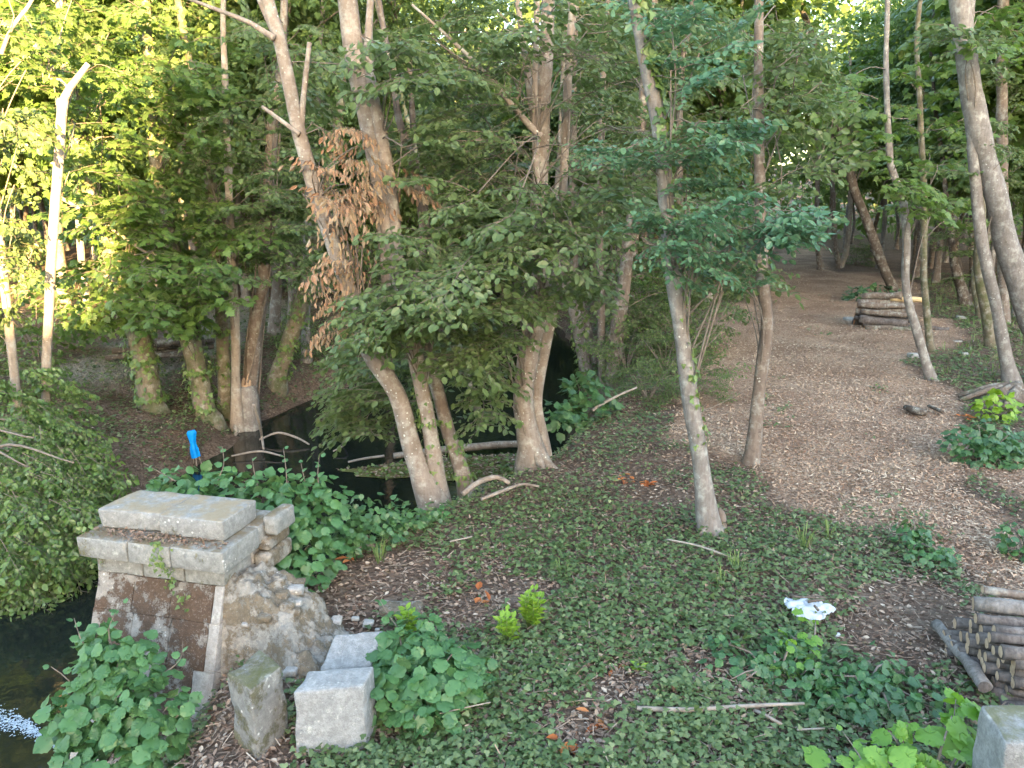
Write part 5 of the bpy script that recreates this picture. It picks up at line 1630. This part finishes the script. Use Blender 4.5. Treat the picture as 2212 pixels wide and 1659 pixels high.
# near woodpile at the right edge
ldir = nrm(np.array([0.96, -0.22, 0.0]))
lside = np.array([0.02, 1.0, 0])
o0 = np.array([3.17, 4.42, 0.0])
for j in range(6):
    nk = 9 - (j // 2)
    for k in range(nk):
        rad = r.uniform(.030, .043)
        p = o0 + lside * (.04 + .082 * k + .041 * (j % 2)) + np.array([r.uniform(-.07, .07) - .02 * (k > 4), 0, .04 + .068 * j])
        if j == 5 and k not in (0, 2, 3, 5): continue
        log(p, p + ldir * r.uniform(.75, 1.0) + np.array([0, 0, r.normal() * .01]), rad, ('short grey-barked log with pale sawn end, ' + ('bottom', 'second', 'third', 'fourth', 'fifth', 'sixth', 'top')[j] + ' row of near woodpile'), 'logs stacked in the near woodpile', 710 + j * 12 + k)
top = o0 + lside * .62 + np.array([.12, 0, .345])
log(top + np.array([-.02, .05, .04]), top + np.array([.9, -.3, .08]), .05, 'weathered grey split log lying on top of the near woodpile', None, 801, bark='log_grey')
log(top + np.array([.1, .16, .10]), top + np.array([.9, .02, .06]), .03, 'smooth reddish pole lying across the back of the near woodpile', None, 802, bark='bark_brown')
log(top + np.array([.0, -.62, .03]), top + np.array([.85, -.9, .05]), .055, 'pale split log with yellow torn wood on the near woodpile', None, 803, bark='log_pale', end_mat='log_pale')
q0, q1 = G(2022, 1352, .06), G(2105, 1465, .14)
log(q0, q1 + (q1 - q0) * .12, .04, 'weathered log leaning out from the left of the near woodpile', None, 804, bark='log_grey', end_mat='log_bark')
q0, q1 = G(2075, 1500, .03), G(2025, 1530, .03)
log(q0, q1, .025, 'small dark offcut lying left of the near woodpile', None, 805)
log(G(2120, 1560, .08) + np.array([-.05, 0, 0]), G(2120, 1560, .08) + np.array([.6, -.05, .05]), .075, 'thick gnarled log at the bottom of the near woodpile', None, 806, bark='bark_brown')

# far log pile beside the path
o0 = G(1858, 712, 0)
fd = nrm(np.array([0.93, -0.37, 0.0]))
fs = nrm(np.array([0.30, 0.95, 0.0]))
for j in range(4):
    for k in range(5 - j):
        rad = r.uniform(.055, .11)
        p = o0 + fs * (.1 + .19 * k + .095 * j) + np.array([r.uniform(-.14, .14), 0, .09 + .165 * j + r.uniform(-.02, .02)])
        log(p, p + fd * r.uniform(1.0, 1.4) + np.array([r.normal() * .05, r.normal() * .10, r.normal() * .04]), rad, ('dark weathered log in the ' + ('bottom', 'second', 'third', 'top')[j] + ' row of the far pile'), 'logs stacked in the far pile', 820 + j * 8 + k, 'log_end' if (j + k) % 3 else 'log_rust', 'log_bark' if j < 2 else 'bark_brown')
p = o0 + fs * .5 + np.array([.15, 0, .74])
log(p + fd * .55, p + fd * 1.25, .06, 'split log with bright yellow torn face on the far pile', None, 860, 'log_pale', 'log_pale')
log(p - fd * .1 + fs * .1, p + fd * .8 + np.array([0, 0, .06]), .085, 'thick crooked log lying on top of the far pile', None, 861, 'log_rust', 'bark_brown')
log(o0 + fd * .1 - fs * .12 + np.array([0, 0, .06]), o0 + fd * 1.25 - fs * .05 + np.array([0, 0, .06]), .085, 'rotten reddish log at the front foot of the far pile', None, 862, 'log_rust', 'root')
log(o0 + fd * 1.5 + fs * .25 + np.array([0, 0, .08]), o0 + fd * 2.0 + fs * .3 + np.array([0, 0, .08]), .07, 'short log lying right of the far pile', None, 863)
# dark logs on the far left bank
o0 = GT(232, 782)
for k in range(9):
    p = o0 + np.array([r.uniform(-.3, .3) + .05 * k, .35 * (k % 3), .08 + .14 * (k // 3)])
    log(p, p + np.array([1.3 + r.uniform(-.3, .3), .5, r.normal() * .03]), r.uniform(.05, .08), 'dark log in the small stack on the far left bank', 'dark logs on the left bank', 880 + k, bark='bark_dark', end_mat='deadwood')

# ------------------------------------------------------------------ fallen branches, stones, litter things
def branch(name, label, pts, mat='deadwood', cat='branch', sides=7, group=None):
    """pts: (X, Y, height, width px) on the ground"""
    P = np.array([G(X, Y, h) for X, Y, h, w in pts])
    if pts[0][2] > -.3: P[:, 2] += 0.06
    P[:, 2] = np.maximum(P[:, 2], HT(P[:, 0], P[:, 1]) + 0.01 if pts[0][2] > -.3 else P[:, 2])
    Rr = [wpx(w, p[1]) / 2 for (_, _, _, w), p in zip(pts, P)]
    b = MB()
    tube(b, P - P[0], Rr, sides, .12, int(pts[0][0]), step=.06)
    return tag(obj(name, b.mesh(name), M[mat], None, P[0]), label, cat, group)

branch('fallen_branch', 'long grey dead branch lying across the foreground ivy', [(1375, 1548, .05, 11), (1470, 1552, .06, 12), (1560, 1547, .07, 11), (1640, 1542, .08, 9), (1735, 1538, .06, 7)])
branch('fallen_branch', 'short pale stick lying under the long dead branch', [(1628, 1552, .05, 9), (1660, 1568, .05, 9), (1690, 1585, .04, 8)])
branch('fallen_branch', 'short rotten pale stick right of the long branch end', [(1720, 1595, .04, 6), (1780, 1592, .04, 5)])
branch('fallen_branch', 'thin bowed twig lying left of the pale grey tree foot', [(1440, 1178, .04, 4), (1500, 1190, .06, 5), (1545, 1205, .07, 5), (1585, 1220, .05, 3)])
branch('fallen_branch', 'pale thin stick lying on the ivy left of centre', [(972, 1183, .05, 4), (1020, 1172, .06, 4)])
branch('fallen_branch', 'upper of two pale sticks by the water gap', [(1285, 890, .1, 6), (1330, 865, .2, 6), (1375, 845, .3, 5)])
branch('fallen_branch', 'lower pale stick beside the big-leaved bush', [(1280, 895, .08, 7), (1315, 870, .15, 7)])
branch('surface_root', 'pale arching root at the foot of the leaning stems', [(1000, 1078, .0, 12), (1035, 1052, .06, 13), (1075, 1042, .08, 12), (1100, 1055, .04, 10)], 'bark_pink', 'root')
branch('surface_root', 'pale crooked root on the bank right of the pool', [(1040, 1090, .02, 8), (1090, 1070, .04, 9), (1130, 1057, .05, 8), (1165, 1062, .02, 6)], 'bark_pink', 'root')
branch('fallen_branch', 'dark flat bark pieces lying on the woodchips', [(1955, 888, .03, 12), (1975, 895, .04, 18), (2000, 900, .03, 14)], 'bark_dark')
branch('fallen_branch', 'small dark stick right of the dark bark on the woodchips', [(2005, 885, .03, 8), (2035, 898, .03, 8)], 'bark_dark')
branch('fallen_branch', 'thin dry stick along the left of the round-leaved bush roots', [(950, 1560, .05, 4), (1000, 1548, .05, 4), (1060, 1535, .04, 3)])
# sapling twigs arching over the left edge of the path
for i, pts in enumerate(([(1480, 800, 9.2), (1530, 745, 9.2), (1580, 690, 9.2), (1600, 640, 9.2)], [(1490, 900, 8.6), (1560, 870, 8.6), (1620, 835, 8.6)], [(1480, 810, 9.0), (1500, 750, 9.0), (1540, 720, 9), (1570, 660, 9)])):
    P = np.array([D(*q) for q in pts])
    b = MB()
    tube(b, P - P[0], np.linspace(.008, .003, len(P)), 5, step=.1)
    tag(obj('bare_twig', b.mesh('bare_twig'), M['twig'], None, P[0]), ('bare curved twig left of the path, top of three', 'bare straight twig left of the path, lowest of three', 'bare short twig left of the path, middle of three')[i], 'twig')

def pebble(X, Y, s, label, z=0.0, mat='pebble', group=None):
    c_ = G(X, Y, z)
    r = rng(int(X * 7 + Y))
    sz = wpx(s, c_[1]) / 2 * .85
    C = [np.array([a * sz * r.uniform(.8, 1.2), b_ * sz * r.uniform(.6, 1), d_ * sz * r.uniform(.4, .7)]) for a, b_, d_ in CORN]
    b = MB()
    rough_block(b, C, sz * .25, sz * .45, sz * .5, int(X))
    tag(obj('stone', b.mesh('stone'), M[mat], None, c_ + np.array([0, 0, sz * .3])), label, 'stone', group)
for X, Y, s, lab in ((768, 1338, 22, 'small white stone right of the rubble slope'), (795, 1350, 30, 'larger pale stone right of the rubble slope'), (815, 1362, 14, 'tiny pale stone by the rubble slope'),
                     (1525, 1420, 20, 'grey stone in the ivy left of the brambles'), (1975, 775, 34, 'pale rock at the foot of the slender lichen stem'), (2085, 768, 18, 'pale stone in the grass right of the slender stems'),
                     (2068, 742, 18, 'flat pale stone left of the right-hand cluster'), (1835, 695, 26, 'pale stone at the left end of the far log pile'), (2075, 690, 22, 'pale broken stump stone near the right-hand cluster'),
                     (1598, 1185, 0, '')):
    if s: pebble(X, Y, s, lab)
for X, Y, s in ((1880, 1500, 12), (1808, 1373, 16), (1410, 1562, 16)):
    pebble(X, Y, s, {1880: 'small white scrap in the low bramble', 1808: 'white scrap just right below the white cloth', 1410: 'white scrap under the left end of the dead branch'}[X], .05, 'white')

# dry orange leaf clusters
for i, (X, Y, n, lab) in enumerate(((1352, 1038, 8, 'orange dry leaf cluster near the bank, left one'), (1398, 1046, 9, 'orange dry leaf cluster near the bank, right one'), (750, 1215, 5, 'orange dry leaf by the pier bush'),
                                    (1030, 1305, 4, 'orange leaves left of the bright seedlings'), (1290, 1560, 5, 'orange dead leaves in the lower middle ivy'), (1215, 1630, 6, 'orange dead leaves at the bottom edge'),
                                    (2085, 905, 7, 'rust-red dry leaves at the path edge by the bright plant'), (1350, 1450, 4, 'orange leaf scatter beside the tiny seedling'))):
    b0 = G(X, Y, .03)
    root = thing('dry_leaf_cluster', b0, lab, 'dry leaves', 'orange dry leaf clusters')
    r = rng(900 + i)
    for k in range(n):
        a = r.uniform(0, 6.28)
        one_leaf(root, b0, 'orange', b0 + np.array([r.normal() * .06, r.normal() * .06, r.uniform(0, .05)]), np.array([math.cos(a), math.sin(a), r.normal() * .2]), np.array([r.normal() * .3, r.normal() * .3, 1]), r.uniform(.07, .12), r)

# white cloth with a twig on it
def cloth(name, c0, sx, sy, mat, label, seed):
    r = rng(seed)
    n, m_ = 34, 28
    U, Vv = np.meshgrid(np.linspace(-1, 1, n), np.linspace(-1, 1, m_), indexing='ij')
    a = np.arctan2(Vv, U)
    k = 1 + .12 * np.sin(a * 3 + 1) + .08 * np.sin(a * 5 + 2) + .03 * np.sin(a * 9)
    rad = np.maximum(np.abs(U), np.abs(Vv))
    ll = np.hypot(U, Vv) + 1e-6
    x_ = U / ll * rad * sx * k; y_ = Vv / ll * rad * sy * k
    h = .035 * np.abs(vnoise(U, Vv, seed, 1.7)) + .022 * np.abs(vnoise(U, Vv, seed + 1, 3.8)) + .004 * vnoise(U, Vv, seed + 2, 9) + .03 * (1 - rad ** 2)
    V = np.stack([x_, y_, h + .012], -1).reshape(-1, 3)
    i, j = np.meshgrid(np.arange(n - 1), np.arange(m_ - 1), indexing='ij')
    k = i * m_ + j
    b = MB()
    b.add(V, None, np.stack([k, k + m_, k + m_ + 1, k + 1], -1).reshape(-1, 4))
    o = obj(name, b.mesh(name, smooth=True), M[mat], None, c0)
    md = o.modifiers.new('thick', 'SOLIDIFY'); md.thickness = .004
    return tag(o, label, 'cloth')
cw = G(1748, 1322, .07)
cloth('white_cloth', cw, .175, .15, 'white', 'crumpled white cloth lying on the ivy', 3)
b = MB()
for pts in ([(-.12, .10, .10), (-.11, .02, .12), (0, -.01, .13), (.13, .02, .11)], [(-.04, -.06, .12), (.03, -.045, .125), (.10, -.02, .11)], [(.0, -.01, .125), (.05, .05, .12), (.12, .04, .10)], [(.02, -.12, .08), (.0, -.08, .1)]):
    tube(b, np.array(pts), [.012, .010, .008, .005][:len(pts)], 6, .1, 1, step=.03)
tag(obj('forked_twig', b.mesh('forked_twig'), M['bark_dark'], None, cw), 'dark forked twig lying on top of the white cloth', 'twig')

# blue cloth tied round three sticks on the left bank
bc = GT(424, 1003)
root = thing('blue_cloth_marker', bc, 'bright blue cloth tied around three short sticks at the water edge', 'marker')
for k, (dx, dy) in enumerate(((-.06, .0), (.10, .02), (.03, -.06))):
    b = MB()
    tube(b, [(dx, dy, -.1), (dx * .3, dy * .3, .25), (-.02 + dx * -.2, dy * -.3, .56)], [.012, .011, .009], 6)
    obj('stick', b.mesh('stick'), M['deadwood'], root)
b = MB()
tube(b, [(.01, 0, .13), (0, 0, .20), (-.01, 0, .28), (-.015, 0, .35), (-.02, 0, .42), (-.03, 0, .50), (-.03, 0, .55), (-.035, 0, .58)], [.088, .082, .068, .046, .05, .062, .066, .05], 11, .35, 4)
obj('cloth', b.mesh('cloth', smooth=False), M['blue'], root)

# floating mat of weed and debris, a sunken log and twigs in the stream
def floating_mat():
    c0 = G(905, 1000, WATER_Z)
    n, m_ = 70, 40
    c1 = G(1080, 985, WATER_Z)
    U, Vv = np.meshgrid(np.linspace(-1, 1, n), np.linspace(-1, 1, m_), indexing='ij')
    a = np.arctan2(Vv, U)
    k = 1 + .12 * np.sin(a * 4 + 1) + .10 * np.sin(a * 7) + .05 * np.sin(a * 13)
    rad = np.maximum(np.abs(U), np.abs(Vv)); ll = np.hypot(U, Vv) + 1e-6
    x_ = U / ll * rad * 1.75 * k; y_ = Vv / ll * rad * .55 * k
    h = .05 * (1 - rad ** 2) + .02 * vnoise(x_, y_, 5, 4) * (1 - rad) + .03 * np.clip(vnoise(x_, y_, 6, 1.5), 0, 1) * (1 - rad)
    ctr = np.array([-0.75, 12.3, WATER_Z])
    V = np.stack([x_ + ctr[0], y_ + ctr[1] + x_ * .12, h + WATER_Z - .012], -1)
    i, j = np.meshgrid(np.arange(n - 1), np.arange(m_ - 1), indexing='ij')
    kk = i * m_ + j
    b = MB()
    b.add(V.reshape(-1, 3), None, np.stack([kk, kk + m_, kk + m_ + 1, kk + 1], -1).reshape(-1, 4))
    root = thing('floating_weed_mat', ctr, 'floating mat of green weed and dead leaves beside the leaning trunks', 'weed mat')
    obj('mat', b.mesh('mat', ctr), simple_mat('weed', (0.07, 0.085, 0.022), (0.17, 0.16, 0.06), 12), root)
    r = rng(950)
    q = r.integers(0, n * m_, 1500)
    p = V.reshape(-1, 3)[q] + np.array([0, 0, .015])
    lv = MB()
    place_leaves(lv, 'litter', p[:900], r.normal(size=(900, 3)) * np.array([1, 1, .2]), r.normal(size=(900, 3)) * .3 + np.array([0, 0, 1]), r.uniform(.04, .09, 900), r.random(900))
    obj('dead_leaves', lv.mesh('dead_leaves', ctr, smooth=False), M['litter'], root)['kind'] = 'stuff'
    lv = MB()
    place_leaves(lv, 'ivy', p[900:], r.normal(size=(600, 3)) * np.array([1, 1, .4]), r.normal(size=(600, 3)) * .4 + np.array([0, -.2, 1]), r.uniform(.05, .1, 600), r.random(600))
    obj('weed_leaves', lv.mesh('weed_leaves', ctr, smooth=False), M['ivy_light'], root)['kind'] = 'stuff'
floating_mat()
branch('sunken_log', 'pale sunken log lying in the stream behind the weed mat', [(850, 985, -1.06, 14), (960, 972, -1.03, 18), (1060, 962, -1.0, 18), (1130, 958, -.98, 16)], 'bark_pink', 'log')
branch('floating_twig', 'long bowed twig standing out of the water right of the stump', [(560, 950, -1.05, 4), (600, 935, -.95, 5), (640, 945, -1.0, 5), (668, 960, -1.08, 4)], 'deadwood', 'twig')
branch('floating_twig', 'twig trailing from the stump into the water', [(548, 880, -.2, 7), (560, 920, -.6, 7), (566, 950, -.95, 6), (570, 978, -1.1, 5)], 'deadwood', 'twig')
branch('floating_twig', 'curled twig on the dark water in mid stream', [(720, 975, -1.06, 4), (745, 960, -1.0, 4), (748, 940, -.95, 4), (735, 930, -.98, 3)], 'deadwood', 'twig')
branch('floating_twig', 'pale stick pointing left from the weed mat', [(752, 998, -1.06, 5), (790, 990, -1.04, 6), (830, 985, -1.04, 6)], 'deadwood', 'twig')
branch('floating_twig', 'low twig with leaves in front of the stump water', [(500, 985, -1.06, 4), (560, 975, -1.03, 5), (610, 985, -1.06, 4)], 'deadwood', 'twig')

# sky reflection on the stream at the lower left, painted as pale flakes
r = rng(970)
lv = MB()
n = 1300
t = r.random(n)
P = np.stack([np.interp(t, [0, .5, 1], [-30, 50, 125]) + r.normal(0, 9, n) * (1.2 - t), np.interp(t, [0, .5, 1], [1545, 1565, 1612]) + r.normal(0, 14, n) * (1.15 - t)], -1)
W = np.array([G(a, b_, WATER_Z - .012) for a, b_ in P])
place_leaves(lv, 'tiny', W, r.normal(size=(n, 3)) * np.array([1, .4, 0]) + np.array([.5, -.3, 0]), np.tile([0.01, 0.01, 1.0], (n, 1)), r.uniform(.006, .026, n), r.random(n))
tag(obj('sky_glint', lv.mesh('sky_glint', smooth=False), simple_mat('sky_glint', (0.22, 0.29, 0.36), (0.42, 0.5, 0.58), 20, .5)), 'white-blue flakes painted as sky reflection on the dark stream at the lower left', kind='stuff')

# root mound at the right edge
cm = GT(2195, 868)
root = thing('root_mound', cm, 'dark mound of roots and earth at the right frame edge', 'mound')
b = MB()
C = [np.array([a * .75, b_ * .45, (d_ + 1) * .17 - .1]) * (1 if d_ < 0 else np.array([.45, .5, 1.0])) for a, b_, d_ in CORN]
rough_block(b, C, .10, .14, .08, 9)
obj('earth', b.mesh('earth'), M['root'], root)
for k in range(4):
    b = MB()
    a = 2.6 + k * .5
    tube(b, [(0, 0, .25), (math.cos(a) * .4, math.sin(a) * .3, .2), (math.cos(a) * .9, math.sin(a) * .6, .02)], [.09, .06, .03], 8, .15, k, step=.08)
    obj('root', b.mesh('root'), M['root'], root)
# knot of root at the foot of the slim grey tree
c_ = G(1557, 1140, .0)
b = MB()
tube(b, [(0, 0, -.05), (.0, 0, .06), (-.01, .01, .15), (-.03, .02, .2)], [.06, .055, .04, .015], 9, .2, 3, step=.03)
tag(obj('dead_stump', b.mesh('dead_stump'), M['bark_brown'], None, c_), 'small broken stump touching the foot of the pale grey tree', 'stump')
